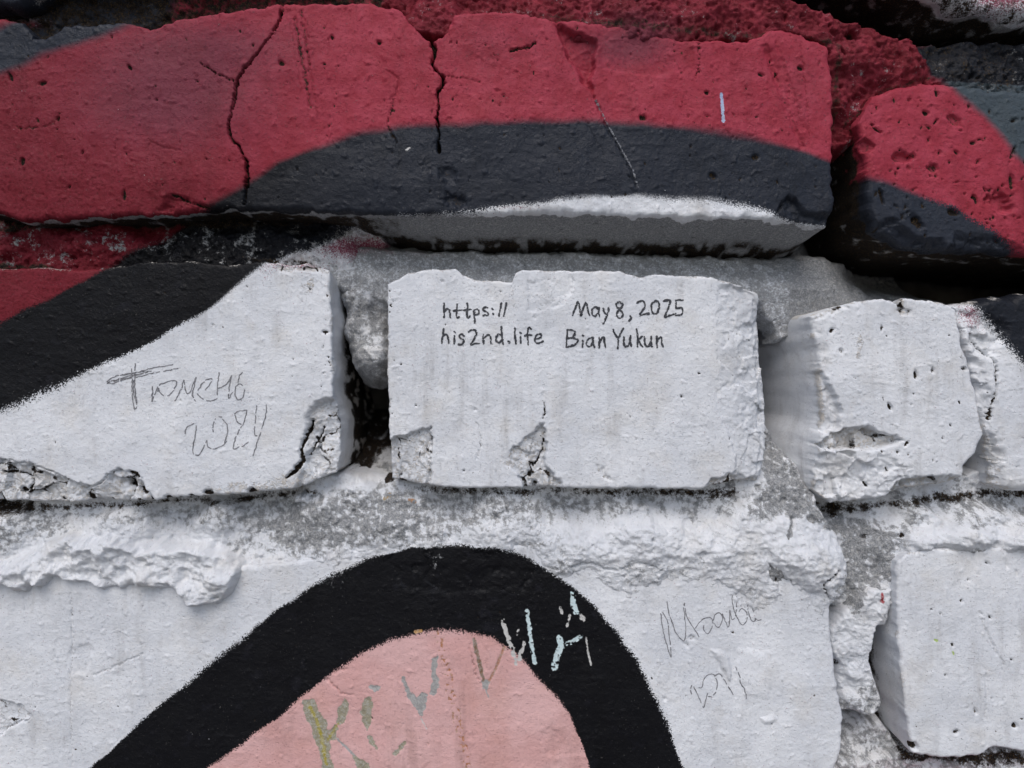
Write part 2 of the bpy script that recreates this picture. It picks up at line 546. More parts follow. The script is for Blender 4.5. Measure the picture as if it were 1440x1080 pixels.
    col = mix(mask('d_pink'), col, pink)
    # rain-washed grime and yellowing
    mp = nd(nt, 'ShaderNodeMapping')
    mp.inputs['Scale'].default_value = (1.0, 1.0, 0.16)
    L(pos, mp.inputs['Vector'])
    st = nd(nt, 'ShaderNodeTexNoise')
    st.inputs['Scale'].default_value = 210
    st.inputs['Detail'].default_value = 5
    st.inputs['Roughness'].default_value = 0.65
    L(mp.outputs[0], st.inputs['Vector'])
    patchy = noise(28, 3)
    gr = math_('MULTIPLY', ramp(st.outputs['Fac'], 0.46, 0.72), ramp(patchy, 0.38, 0.66))
    wash = nd(nt, 'ShaderNodeMix', data_type='RGBA', blend_type='MULTIPLY')
    L(math_('MULTIPLY', gr, 0.6), wash.inputs[0])
    L(col, wash.inputs[6])
    wash.inputs[7].default_value = (0.60, 0.58, 0.56, 1)
    col = wash.outputs[2]
    yel = nd(nt, 'ShaderNodeMix', data_type='RGBA', blend_type='MULTIPLY')
    L(math_('MULTIPLY', ramp(noise(60, 4, 0.65), 0.48, 0.70), 0.55), yel.inputs[0])
    L(col, yel.inputs[6])
    yel.inputs[7].default_value = (0.90, 0.86, 0.80, 1)
    col = yel.outputs[2]
    speck = noise(1500, 1)
    col = mix(ramp(speck, 0.735, 0.77, 0, 0.55), col, (0.10, 0.095, 0.09))
    # stray droplets
    drop = noise(700, 1)
    col = mix(ramp(drop, 0.82, 0.85, 0, 0.7), col, (0.6, 0.6, 0.62))
    # scraped marks
    pc = nd(nt, 'ShaderNodeAttribute')
    pc.attribute_name = 'patch_col'
    pcol = mix(ramp(spk, -0.10, 0.15, 0, 0.35), pc.outputs['Color'], (0.62, 0.62, 0.61))
    pm = ramp(math_('ADD', attr('d_patch'), math_('MULTIPLY', spk, 2.2)), -0.25, 0.35)
    col = mix(pm, col, pcol)
    # bare brick / mortar
    cream = mix(ramp(blot, 0.3, 0.7), (0.56, 0.52, 0.47), (0.70, 0.68, 0.655))
    cream = mix(ramp(mid, 0.58, 0.78, 0, 0.35), cream, (0.40, 0.36, 0.31))
    sand = mix(ramp(fine, 0.40, 0.62), (0.20, 0.208, 0.218), (0.36, 0.365, 0.37))
    sand = mix(ramp(mid, 0.50, 0.72), sand, (0.46, 0.458, 0.45))
    sand = mix(ramp(drop, 0.66, 0.74, 0, 0.5), sand, (0.07, 0.068, 0.07))
    sub = mix(attr('sub'), cream, sand)
    bm = ramp(math_('ADD', attr('bare'), math_('MULTIPLY', spk, 1.3)), 0.28, 0.66)
    col = mix(bm, col, sub)
    # grime and dry moss in cracks and pits; joint and underside shade painted in
    moss_shade = mix(ramp(fine, 0.52, 0.66), (0.016, 0.013, 0.012), (0.085, 0.055, 0.026))
    gm = ramp(math_('ADD', attr('dirt_shade'), math_('MULTIPLY', spk, 0.9)), 0.30, 0.66)
    col = mix(gm, col, moss_shade)
    L(col, bs.inputs['Base Color'])
    ro = ramp(broad, 0.3, 0.7, 0.50, 0.62)
    ro = math_('SUBTRACT', ro, math_('MULTIPLY', dm, ramp(blot, 0.4, 0.62, 0.10, 0.26)))
    ro = math_('MAXIMUM', ro, math_('MULTIPLY', math_('MAXIMUM', bm, gm), 0.92))
    L(ro, bs.inputs['Roughness'])
    bs.inputs['Specular IOR Level'].default_value = 0.16
    # fine relief: brush and roller texture, sand grain where bare
    pore = ramp(noise(1700, 1), 0.66, 0.74, 0.0, -0.9)
    h = math_('ADD', math_('ADD', math_('MULTIPLY', fine, 0.45), math_('MULTIPLY', mid, 0.85)), pore)
    grain = math_('MULTIPLY', math_('MULTIPLY', fine, math_('MAXIMUM', bm, math_('MULTIPLY', attr('sub'), 0.7))), 1.6)
    bp = nd(nt, 'ShaderNodeBump')
    bp.inputs['Strength'].default_value = 0.75
    bp.inputs['Distance'].default_value = 0.00030
    L(math_('ADD', h, grain), bp.inputs['Height'])
    L(bp.outputs[0], bs.inputs['Normal'])
    return m


def plain_material(name, c1, c2, scale, rough=0.8, bump=0.0005):
    m = bpy.data.materials.new(name)
    m.use_nodes = True
    nt = m.node_tree
    bs = nt.nodes['Principled BSDF']
    tc = nd(nt, 'ShaderNodeTexCoord')
    n = nd(nt, 'ShaderNodeTexNoise')
    n.inputs['Scale'].default_value = scale
    n.inputs['Detail'].default_value = 6
    nt.links.new(tc.outputs['Object'], n.inputs['Vector'])
    r = nd(nt, 'ShaderNodeValToRGB')
    r.color_ramp.elements[0].position = 0.35
    r.color_ramp.elements[1].position = 0.68
    r.color_ramp.elements[0].color = c1 + (1,)
    r.color_ramp.elements[1].color = c2 + (1,)
    nt.links.new(n.outputs['Fac'], r.inputs[0])
    nt.links.new(r.outputs[0], bs.inputs['Base Color'])
    bs.inputs['Roughness'].default_value = rough
    b = nd(nt, 'ShaderNodeBump')
    b.inputs['Distance'].default_value = bump
    b.inputs['Strength'].default_value = 0.8
    nt.links.new(n.outputs['Fac'], b.inputs['Height'])
    nt.links.new(b.outputs[0], bs.inputs['Normal'])
    return m


MAT = masonry_material()
INK = plain_material('marker_ink', (0.018, 0.019, 0.026), (0.050, 0.052, 0.062), 900, 0.5, 0.00002)
PENCIL = plain_material('pencil_graphite', (0.10, 0.10, 0.11), (0.30, 0.30, 0.32), 1500, 0.55, 0.00002)
CORE = plain_material('inner_mortar', (0.05, 0.045, 0.04), (0.14, 0.13, 0.12), 120, 0.95)
PLAIN = {
    'white': plain_material('white_wall_paint', (0.66, 0.68, 0.71), (0.78, 0.79, 0.82), 60, 0.6),
    'red': plain_material('crimson_wall_paint', (0.30, 0.028, 0.042), (0.42, 0.05, 0.075), 60, 0.55),
    'dark': plain_material('black_wall_paint', (0.012, 0.012, 0.015), (0.035, 0.04, 0.05), 60, 0.5),
    'pink': plain_material('pink_wall_paint', (0.66, 0.36, 0.33), (0.74, 0.43, 0.40), 60, 0.6),
    'mortar': plain_material('grey_joint_mortar', (0.16, 0.155, 0.15), (0.55, 0.55, 0.56), 180, 0.95, 0.0015),
}


def mural_material():
    m = bpy.data.materials.new('sprayed_mural')
    m.use_nodes = True
    nt = m.node_tree
    L = nt.links.new
    bs = nt.nodes['Principled BSDF']
    g = nd(nt, 'ShaderNodeNewGeometry')
    n = nd(nt, 'ShaderNodeTexNoise')
    n.inputs['Scale'].default_value = 2.6
    n.inputs['Detail'].default_value = 0.5
    L(g.outputs['Position'], n.inputs['Vector'])
    f = nd(nt, 'ShaderNodeTexNoise')
    f.inputs['Scale'].default_value = 900
    L(g.outputs['Position'], f.inputs['Vector'])
    a = nd(nt, 'ShaderNodeMath', operation='MULTIPLY_ADD')
    a.inputs[1].default_value = 0.02
    L(f.outputs['Fac'], a.inputs[0])
    L(n.outputs['Fac'], a.inputs[2])
    r = nd(nt, 'ShaderNodeValToRGB')
    r.color_ramp.interpolation = 'LINEAR'
    cols = [(0.0, (0.68, 0.40, 0.38)), (0.37, (0.68, 0.40, 0.38)), (0.373, (0.010, 0.010, 0.013)), (0.42, (0.010, 0.010, 0.013)), (0.423, (0.70, 0.72, 0.76)),
            (0.55, (0.70, 0.72, 0.76)), (0.553, (0.025, 0.03, 0.042)), (0.59, (0.025, 0.03, 0.042)), (0.593, (0.35, 0.042, 0.068)), (1.0, (0.35, 0.042, 0.068))]
    e = r.color_ramp.elements
    while len(e) < len(cols):
        e.new(0.5)
    for k, (p, c) in enumerate(cols):
        e[k].position = p
        e[k].color = c + (1,)
    L(a.outputs[0], r.inputs[0])
    L(r.outputs[0], bs.inputs['Base Color'])
    bs.inputs['Roughness'].default_value = 0.6
    b = nd(nt, 'ShaderNodeBump')
    b.inputs['Distance'].default_value = 0.0004
    L(f.outputs['Fac'], b.inputs['Height'])
    L(b.outputs[0], bs.inputs['Normal'])
    return m


PLAIN['white'] = mural_material()
PAVE = plain_material('pavement_asphalt', (0.12, 0.12, 0.12), (0.24, 0.235, 0.23), 14, 0.9, 0.004)

# ------------------------------------------------------------------ setting: pavement
me = bpy.data.meshes.new('pavement')
me.from_pydata([(-40, -40, 0), (40, -40, 0), (40, 40, 0), (-40, 40, 0)], [], [(0, 1, 2, 3)])
pave = bpy.data.objects.new('pavement', me)
S.collection.objects.link(pave)
me.materials.append(PAVE)
pave['kind'] = 'structure'

# ------------------------------------------------------------------ the wall
wall = bpy.data.objects.new('brickwork', None)
S.collection.objects.link(wall)
wall['label'] = 'weathered brick wall with chipped bricks under a white, crimson, black and pink spray-painted mural'
wall['category'] = 'wall'


def to_world(px, py, yref):
    k = (D0 + yref) / D0 / PPM
    return (px - 720.0) * k, ZC - (py - 540.0) * k


def link_mesh(name, V, F, attrs, mat, parent, smooth=True):
    c = np.array([(V[:, 0].min() + V[:, 0].max()) / 2, 0.0, (V[:, 2].min() + V[:, 2].max()) / 2])
    V = (V - c).astype(f32)
    me = bpy.data.meshes.new(name)
    me.vertices.add(len(V))
    me.vertices.foreach_set('co', V.ravel())
    F = np.ascontiguousarray(F, np.int32)
    me.loops.add(F.size)
    me.loops.foreach_set('vertex_index', F.ravel())
    me.polygons.add(len(F))
    me.polygons.foreach_set('loop_start', np.arange(0, F.size, 4, dtype=np.int32))
    me.polygons.foreach_set('loop_total', np.full(len(F), 4, np.int32))
    me.update(calc_edges=True)
    if smooth:
        me.polygons.foreach_set('use_smooth', np.ones(len(F), bool))
    for k, v in (attrs or {}).items():
        if v.ndim == 2:
            a = me.attributes.new(k, 'FLOAT_COLOR', 'POINT')
            a.data.foreach_set('color', v.astype(f32).ravel())
        else:
            a = me.attributes.new(k, 'FLOAT', 'POINT')
            a.data.foreach_set('value', v.astype(f32))
    me.materials.append(mat)
    ob = bpy.data.objects.new(name, me)
    S.collection.objects.link(ob)
    off = np.array(parent.location) if parent is not wall else 0.0
    ob.location = tuple(c - off)
    ob.parent = parent
    return ob


ROWS = np.array([0.25, 0.6, 1.1, 1.8, 2.7, 3.8, 5, 6.4, 8, 10, 12, 14.5, 17, 20, 23, 26.5, 30, 34, 38, 43, 48, 54, 60])


def make_brick(sp, pitch=1.5):
    sd = sp.get('seed', 0)
    amp = sp.get('ragged', 1.6)

    def warp(P):
        x, y = P[:, 0].copy(), P[:, 1].copy()
        return np.stack([x + amp * fbm(x, y, 20, 4, sd + 1, gain=0.6), y + amp * fbm(x, y, 20, 4, sd + 3, gain=0.6)], 1)
    T, R, B, Lf = (np.asarray(sp[k], float) for k in 'TRBL')
    R[0], R[-1] = T[-1], B[-1]
    Lf[0], Lf[-1] = T[0], B[0]
    ln = lambda p: np.hypot(*np.diff(p, axis=0).T).sum()
    nx = int(max(ln(T), ln(B)) / pitch) + 1
    ny = int(max(ln(R), ln(Lf)) / pitch) + 1
    T, B = warp(resample(T, n=nx)), warp(resample(B, n=nx))
    R, Lf = warp(resample(R, n=ny)), warp(resample(Lf, n=ny))
    u = np.linspace(0, 1, nx)[None, :, None]
    v = np.linspace(0, 1, ny)[:, None, None]
    P = (1 - v) * T[None] + v * B[None] + (1 - u) * Lf[:, None] + u * R[:, None] \
        - ((1 - u) * (1 - v) * T[0] + u * (1 - v) * T[-1] + (1 - u) * v * B[0] + u * v * B[-1])
    dist = lambda Q: np.hypot(P[..., 0] - Q[..., 0], P[..., 1] - Q[..., 1])
    s = np.minimum(np.minimum(dist(T[None]), dist(B[None])), np.minimum(dist(Lf[:, None]), dist(R[:, None])))
    px, py = P[..., 0].ravel(), P[..., 1].ravel()
    y, bare, dirt_shade = relief(px, py, sp, s.ravel())
    pa = paint_attrs(px, py)
    y = y + 0.16 * sstep(-0.3, 0.7, pa['d_patch'] + 0.5 * fbm(px, py, 5, 2, 3))
    X, Z = to_world(px, py, sp['y0'])
    V = np.stack([X, y / 1000, Z], 1)
    idx = np.arange(nx * ny).reshape(ny, nx)
    F = np.stack([idx[:-1, :-1], idx[1:, :-1], idx[1:, 1:], idx[:-1, 1:]], -1).reshape(-1, 4)
    # the four sides run back into the wall
    loop = np.concatenate([idx[0, :-1], idx[:-1, -1], idx[-1, :0:-1], idx[:0:-1, 0]])
    side = np.concatenate([np.full(nx - 1, 0), np.full(ny - 1, 1), np.full(nx - 1, 2), np.full(ny - 1, 3)])
    n = len(loop)
    lp = V[loop]
    nrm = np.roll(lp, -6, 0) - np.roll(lp, 6, 0)
    nrm = np.stack([-nrm[:, 2], nrm[:, 0]], 1)
    nrm /= np.linalg.norm(nrm, axis=1, keepdims=True) + 1e-9
    arc = np.arange(n) * pitch
    hw = int(13 / pitch)
    kr = np.hanning(2 * hw + 3)[1:-1]
    kr /= kr.sum()
    lps = np.stack([np.convolve(np.concatenate([lp[-hw:, i], lp[:, i], lp[:hw, i]]), kr, 'valid') for i in range(3)], 1)
    for i in range(3):
        nrm_i = np.convolve(np.concatenate([nrm[-hw:, i % 2], nrm[:, i % 2], nrm[:hw, i % 2]]), kr, 'valid') if i < 2 else None
        if i == 0:
            n0 = nrm_i
        elif i == 1:
            nrm = np.stack([n0, nrm_i], 1)
    # outward test
    cc = lp.mean(0)
    if ((lp[:, 0] - cc[0]) * nrm[:, 0] + (lp[:, 2] - cc[2]) * nrm[:, 1]).mean() < 0:
        nrm = -nrm
    ends = np.array([sp.get('paint_depth', {}).get(k, 9.0) for k in 'TRBL'])[side]
    slant = np.zeros(n)
    for i, k in enumerate('TRBL'):
        v_ = sp.get('slant', {}).get(k, 0.0)
        slant = np.where(side == i, v_(px[loop]) if callable(v_) else v_, slant)
    ker = np.ones(41) / 41
    slant = np.convolve(np.concatenate([slant[-20:], slant, slant[:20]]), ker, 'valid')
    VV, BB, DD, AX, AY = [V], [bare], [dirt_shade], [px], [py]
    FF = [F]
    prev = loop
    base = len(V)
    for k, dep in enumerate(ROWS):
        a = arc
        off = 0.55 * sp.get('side_rough', 1.0) * fbm(a, np.full(n, dep * 4.5), 60, 4, sd + 2, gain=0.55) * min(1, dep / 2.0) - slant * dep
        g = float(sstep(0.0, 7.0, dep))
        W = lp * (1 - g) + lps * g
        W[:, 1] += dep / 1000
        W[:, 0] += nrm[:, 0] * off / 1000
        W[:, 2] += nrm[:, 1] * off / 1000
        VV.append(W)
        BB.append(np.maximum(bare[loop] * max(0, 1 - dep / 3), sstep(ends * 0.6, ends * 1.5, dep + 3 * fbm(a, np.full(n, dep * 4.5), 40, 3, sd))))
        DD.append((0.10 if sp.get('clean_side') else 0.95) * sstep(-0.9, 0.3, fbm(a, np.full(n, dep * 4.5), 25, 3, sd + 5)) * sstep(9, 26, np.full(n, dep)))  # joint soot plus the shade of the gap, painted darker with depth
        if 'side_dirt_shade' in sp:
            sdv = sp['side_dirt_shade'](px[loop]) if callable(sp['side_dirt_shade']) else sp['side_dirt_shade']
            DD[-1] = np.maximum(DD[-1], sdv * (1.0 + 0.7 * fbm(a, np.full(n, dep * 4.5), 22, 3, sd + 1)) * sstep(0.8, 6, np.full(n, dep)))  # grime and painted shade on undersides and gap faces
        AX.append(px[loop])
        AY.append(py[loop])
        cur = base + np.arange(n)
        FF.append(np.stack([prev, np.roll(prev, -1), np.roll(cur, -1), cur], 1))
        prev = cur
        base += n
    V = np.vstack(VV)
    at = {k: np.concatenate([v] + [v[loop]] * len(ROWS)) for k, v in pa.items()}
    at['bare'] = np.concatenate(BB)
    at['dirt_shade'] = np.concatenate(DD)
    at['sub'] = np.full(len(V), sp.get('sub', 0.0))
    if 'under_sub' in sp:
        at['sub'][nx * ny:] = sp['under_sub']
    ob = link_mesh('brick', V, np.vstack(FF), at, MAT, wall)
    return ob


def make_mortar(poly, ctrl, sp, pitch=1.6, yref=5.0, fall=(7.0, 14.0), power=3.6):
    """a joint: lumpy sheet whose depth is interpolated from control points"""
    sd = sp.get('seed', 0)
    P = np.asarray(poly, float)
    x = np.arange(P[:, 0].min() - 3, P[:, 0].max() + 3, pitch)
    yy = np.arange(P[:, 1].min() - 3, P[:, 1].max() + 3, pitch)
    gx, gy = np.meshgrid(x, yy)
    px, py = gx.ravel(), gy.ravel()
    wx = px + 4 * fbm(px, py, 26, 3, sd + 1)
    wy = py + 4 * fbm(px, py, 26, 3, sd + 2)
    q = sd_poly(wx, wy, P)
    C = np.asarray([] if callable(ctrl) else ctrl, float).reshape(-1, 3)
    num = np.zeros(px.shape)
    den = np.zeros(px.shape)
    for cx, cy, dv in C:
        w = 1.0 / (((wx - cx) ** 2 + 1.6 * (wy - cy) ** 2) + 60.0) ** (power / 2)
        num += w * dv
        den += w
    base = ctrl(wx, wy) if callable(ctrl) else num / den
    h, bare, dirt_shade = relief(px, py, dict(sp, y0=0.0))
    lr = sp.get('lumps', 1.0)
    hf, ef = facet(px + 5 * fbm(px, py, 15, 2, sd), py + 5 * fbm(px, py, 15, 2, sd + 1), 17, sd)
    h = h + lr * (1.1 * fbm(px, py, 55, 4, sd + 4, gain=0.55) + 0.42 * fbm(px, py, 8, 3, sd + 5, gain=0.7) + 0.45 * hf)
    h = h + lr * 0.9 * sstep(0.45, 0.85, fbm(px, py, 12, 2, sd + 3))
    bare = np.clip(0.45 + (bare - 0.42) * 1.5, 0, 1)
    y = base + h + fall[1] * np.clip(1 - q / fall[0], 0, 1.6) ** 2
    keep = (q > -4).reshape(gx.shape)
    idx = -np.ones(gx.shape, int)
    idx[keep] = np.arange(keep.sum())
    F = np.stack([idx[:-1, :-1], idx[1:, :-1], idx[1:, 1:], idx[:-1, 1:]], -1).reshape(-1, 4)
    F = F[(F >= 0).all(1)]
    k = keep.ravel()
    px, py, y, bare, dirt_shade = px[k], py[k], y[k], bare[k], dirt_shade[k]
    X, Z = to_world(px, py, yref)
    at = dict(paint_attrs(px, py))
    at['bare'] = bare
    at['dirt_shade'] = dirt_shade
    at['deep'] = np.clip(np.maximum(at['deep'], sp.get('deep', 0.0) * (1 + 0.5 * fbm(px, py, 30, 3, sd))), 0, 1)
    at['sub'] = np.full(len(px), sp.get('sub', 1.0))
    return link_mesh('mortar_joint', np.stack([X, y / 1000, Z], 1), F, at, MAT, wall)


# ---- bricks of the picture (outlines in photograph pixels)
def extent(sp):
    P = np.vstack([np.asarray(sp[k], float) for k in 'TRBL'])
    sp['centre'] = tuple(P.mean(0))
    return sp


B1 = extent(dict(
    seed=1, y0=-6.0, rough=1.4, edge=9, ragged=2.4, wear=0.15, sub=0.15, under_sub=1.0, paint_depth=dict(B=1.2, T=6, R=12, L=8), slant=dict(B=lambda x: -0.24 * sstep(430, 640, x)), side_dirt_shade=lambda x: 0.85 - 0.65 * sstep(430, 600, x),
    T=[(-45, 60), (0, 24), (30, 30), (45, 52), (75, 48), (88, 36), (140, 34), (180, 32), (210, 41), (250, 25), (330, 14), (400, 3), (470, 5),
       (520, 2), (562, 14), (585, 40), (604, 58), (628, 44), (640, 18), (680, 16), (740, 18), (775, 28), (850, 32), (960, 55), (1055, 59), (1080, 43), (1110, 38), (1166, 66)],
    R=[(1166, 66), (1171, 130), (1173, 180), (1170, 230), (1174, 290), (1166, 316)],
    B=[(-45, 296), (0, 300), (30, 310), (130, 304), (240, 301), (300, 292), (480, 298), (560, 301), (620, 300), (700, 300), (760, 298), (850, 302), (950, 304), (1080, 308), (1120, 312), (1166, 316)],
    L=[(-45, 60), (-48, 180), (-45, 296)],
    feats=[
        ('crack', [(399, -5), (390, 35), (365, 70), (345, 95), (333, 112), (330, 135), (325, 160), (321, 176), (325, 195), (335, 205), (345, 225), (347, 250), (343, 287)], 3.8, 3.4),
        ('crack', [(281, 88), (292, 94), (303, 102), (316, 108), (328, 112)], 1.8, 1.2),
        ('crack', [(604, 54), (612, 72), (608, 87), (613, 100), (622, 107), (622, 120), (615, 132), (617, 147), (615, 167), (617, 187), (617, 212)], 5.4, 3.6),
        ('crack', [(625, 107), (650, 110), (675, 115)], 1.5, 0.5, 0.5),
        ('crack', [(553, 140), (548, 160), (546, 178), (558, 200)], 2.2, 0.8, 0.8),
        ('crack', [(718, 72), (732, 68), (745, 65), (754, 60)], 4.0, 0.9, 0.8),
        ('crack', [(415, 25), (420, 60), (428, 100), (436, 150)], 5.0, 0.5, 0.5),
        ('crack', [(424, 15), (430, 60), (436, 95)], 3.0, 0.4, 0.45),
        ('crack', [(1076, 66), (1088, 100), (1106, 150), (1128, 205)], 9.0, 0.55, 0.16), ('crack', [(1092, 60), (1110, 110), (1126, 160)], 5.0, 0.4, 0.22),
        ('crack', [(1126, 60), (1134, 120), (1138, 190)], 2.0, 0.35, 0.1), ('crack', [(426, 20), (432, 70), (440, 120), (448, 170)], 3.0, 0.35, 0.3),
        ('crack', [(410, 40), (416, 80), (424, 130)], 2.0, 0.3, 0.3), ('crack', [(1008, 150), (1020, 180), (1030, 195)], 1.6, 0.3, 0.2),
        ('crack', [(820, 165), (840, 200), (852, 222)], 2.0, 0.35, 0.1), ('crack', [(545, 100), (560, 112), (556, 132), (548, 140)], 2.4, 0.5, 0.2),
        ('crack', [(20, 170), (26, 180), (70, 176), (84, 160)], 1.8, 0.4, 0.5), ('crack', [(210, 198), (232, 208), (252, 210)], 2.6, 0.4, 0.1),
        ('crack', [(982, 60), (984, 85), (978, 112)], 2.0, 0.7, 0.7),
        ('crack', [(240, 272), (262, 282), (290, 291)], 4.5, 1.2, 0.9),
        ('crack', [(835, 135), (852, 175), (872, 212), (886, 238), (894, 262)], 4.0, 0.7, 0.0),
        ('chip', [(776, 28), (800, 38), (842, 56), (839, 78), (834, 110), (836, 138), (822, 122), (800, 85), (786, 55)], 2.6, 7, 0, 0, 0.0, 0.5),
        ('chip', [(560, 8), (590, 12), (640, 10), (640, 30), (625, 52), (604, 62), (584, 42)], 1.4, 6, 0, 0, 0.0, 0.5),
        ('chip', [(1068, 70), (1090, 60), (1105, 90), (1125, 140), (1140, 185), (1120, 190), (1100, 140), (1080, 100)], 0.8, 14, 0, 0, 0.0, 0.5),
        ('chip', [(1088, 300), (1108, 272), (1122, 280), (1135, 295), (1176, 300), (1176, 330), (1090, 330)], 2.2, 8, 0, 0, 0.0, 0.8),
        ('chip', [(838, 30), (975, 52), (980, 100), (900, 110), (845, 95)], 0.35, 5, 0, 0, 0.0, 0.2),
        ('chip', [(215, 300), (235, 270), (300, 285), (300, 310)], 1.5, 10, 0, 0, 0.0, 0.8),
        ('pit', 182, 94, 5.5, 3, 1.1, 1.2), ('pit', 60, 117, 7, 3, -0.4, 0.9), ('pit', 14, 108, 8, 3, 1.2, 1.0), ('pit', 31, 226, 7, 4, 1.4, 1.1),
        ('pit', 82, 167, 4, 2.5, -1.2, 0.9), ('pit', 396, 90, 6, 4, 0.7, 1.0), ('pit', 175, 275, 9, 2.6, 1.55, 1.0), ('pit', 467, 53, 4, 3, 1.2, 0.9),
        ('pit', 533, 60, 4, 3, 0.4, 1.0), ('pit', 905, 166, 6, 4, 0.3, 1.0), ('pit', 1127, 95, 6, 4, 0.4, 0.9), ('pit', 630, 246, 16, 12, 0.3, 0.9, 0.2),
        ('pit', 640, 282, 18, 10, 0.3, 1.4, 0.3), ('pit', 994, 130, 4, 3, 0.2, 0.9), ('pit', 1070, 105, 5, 3, 0.5, 0.8), ('pit', 995, 163, 4, 2, 0, 0.6),
        ('pit', 1002, 247, 7, 5, 0.3, 1.0), ('pit', 1062, 222, 6, 5, 0.3, 0.9), ('pit', 700, 128, 5, 3, 0.2, 0.5, 0.3),
    ] + rand_pits(11, 190, (0, 20, 1165, 290), (0.6, 1.7), (0.3, 0.8))))

B2 = extent(dict(
    seed=2, y0=-2.0, side_dirt_shade=0.85, rough=1.45, edge=12, edge_depth=1.0, ragged=2.2, wear=0.1, sub=0.2, under_sub=0.8, paint_depth=dict(B=5, L=14),
    T=[(1214, 158), (1228, 134), (1262, 121), (1300, 114), (1338, 116), (1400, 126), (1480, 130), (2330, 135)],
    R=[(2330, 135), (2335, 250), (2330, 400)],
    B=[(1232, 322), (1280, 345), (1330, 351), (1400, 352), (1440, 356), (1520, 366), (2330, 400)],
    L=[(1214, 158), (1207, 175), (1214, 210), (1219, 250), (1221, 290), (1232, 322)],
    feats=[
        ('pit', 1270, 222, 15, 10, 0.1, 2.0, 0.25), ('pit', 1313, 236, 10, 7, 0.2, 1.3, 0.5), ('pit', 1407, 286, 22, 14, 0.5, 2.2, 0.2),
        ('pit', 1345, 168, 14, 8, 0.5, 1.2, 0.4), ('pit', 1318, 128, 8, 2.6, 1.4, 1.0), ('pit', 1303, 159, 6, 4, 0.6, 1.0), ('pit', 1218, 205, 12, 9, 0.6, 1.8, 0.3),
        ('pit', 1370, 200, 5, 3, 0, 0.9), ('pit', 1345, 214, 4, 3, 0.6, 0.9), ('pit', 1376, 228, 5, 3, -1.0, 0.9), ('pit', 1425, 215, 14, 3, 1.9, 1.0),
        ('pit', 1423, 255, 14, 4, 1.5, 1.2), ('pit', 1240, 275, 13, 3, 1.3, 1.2), ('pit', 1290, 312, 14, 7, 0.7, 1.6), ('pit', 1260, 245, 6, 2, 1.5, 0.9),
        ('pit', 1373, 282, 8, 3, 1.3, 1.0), ('pit', 1340, 298, 9, 5, 0.3, 1.2), ('pit', 1233, 183, 9, 2, 0.6, 0.8), ('pit', 1280, 140, 3, 3, 0, 0.8), ('pit', 1425, 170, 6, 3, -0.4, 0.9),
        ('chip', [(1215, 312), (1260, 305), (1290, 330), (1330, 335), (1340, 380), (1210, 380)], 2.4, 12, 0, 2.0, 0.0, 1.0),
        ('chip', [(1340, 325), (1400, 330), (1440, 345), (1440, 380), (1330, 380)], 1.8, 10, 0, 2.0, 0.0, 1.0),
    ] + rand_pits(12, 150, (1215, 125, 1500, 345), (0.7, 2.4), (0.4, 1.0), 0.4)))

B3 = extent(dict(
    seed=3, y0=0.0, rough=0.9, edge=5, ragged=1.5, wear=0.42, paint_depth=dict(B=2.0, R=24, T=6),
    T=[(-660, 376), (-20, 378), (60, 376), (100, 380), (150, 377), (200, 369), (260, 366), (330, 373), (372, 366), (400, 373), (430, 371), (461, 379)],
    R=[(461, 379), (465, 440), (467, 500), (468, 553), (474, 600), (476, 640), (470, 664)],
    B=[(-660, 700), (-20, 705), (40, 706), (100, 708), (135, 700), (165, 706), (210, 704), (250, 699), (320, 695), (390, 690), (425, 684), (470, 664)],
    L=[(-660, 376), (-662, 540), (-660, 700)],
    feats=[
        # broken lower right corner
        ('chip', [(432, 572), (452, 558), (474, 556), (490, 600), (490, 690), (412, 690), (416, 672), (424, 652), (428, 630), (426, 605)], 2.6, 9, 1.5, 0.5, 0.30, 1.2),
        ('crack', [(438, 592), (430, 612), (424, 632), (424, 650), (414, 662), (402, 672)], 7.0, 2.2, 1.0),
        ('crack', [(452, 600), (444, 620), (434, 640)], 3.5, 1.2, 0.7),
        # torn plaster along the lower left edge
        ('chip', [(-300, 660), (0, 644), (40, 652), (70, 662), (100, 676), (130, 684), (150, 668), (168, 659), (186, 664), (200, 676), (216, 702), (216, 740), (-300, 740)], 2.4, 6, -0.4, 1.2, 0.35, 1.3),
        ('crack', [(-20, 644), (30, 650), (66, 661), (100, 676), (132, 684), (152, 668), (168, 660)], 2.6, 1.2, 0.35),
        ('crack', [(0, 664), (22, 665), (40, 672), (42, 682), (30, 692)], 4.0, 1.4, 0.8),
        ('pit', 182, 680, 9, 6, 1.2, 2.2), ('pit', 198, 690, 10, 6, 0.5, 2.2), ('pit', 190, 668, 12, 4, 0.5, 1.6), ('pit', 26, 690, 5, 4, 0.2, 1.6),
        ('pit', 120, 700, 8, 5, 0.1, 1.8), ('pit', 236, 700, 6, 4, 0, 1.6), ('pit', 293, 693, 8, 5, 0, 1.6), ('pit', 355, 690, 8, 5, 0, 1.6), ('pit', 270, 697, 5, 3, 0, 1.2),
        ('bare', [(285, 700), (300, 682), (350, 678), (400, 665), (425, 655), (430, 690), (300, 705)], 0.45, 8),
        ('pit', 457, 467, 5, 3.5, 0.2, 0.8, 0.6), ('pit', 412, 505, 1.6, 1.6, 0, 0.6), ('pit', 299, 457, 3, 2, 0.8, 0.5, 0.2),
        ('chip', [(378, 368), (400, 374), (440, 370), (462, 376), (462, 386), (420, 382), (392, 384)], 0.8, 4, 0, 0, 0.40, 0.5),
                ('bare', [(420, 395), (440, 392), (446, 405), (430, 412), (421, 408)], 0.42, 5),
    ] + rand_pits(41, 22, (452, 392, 468, 552), (0.5, 1.7), (0.2, 0.5)) + rand_pits(13, 26, (10, 385, 455, 640), (0.6, 1.3), (0.2, 0.5))))

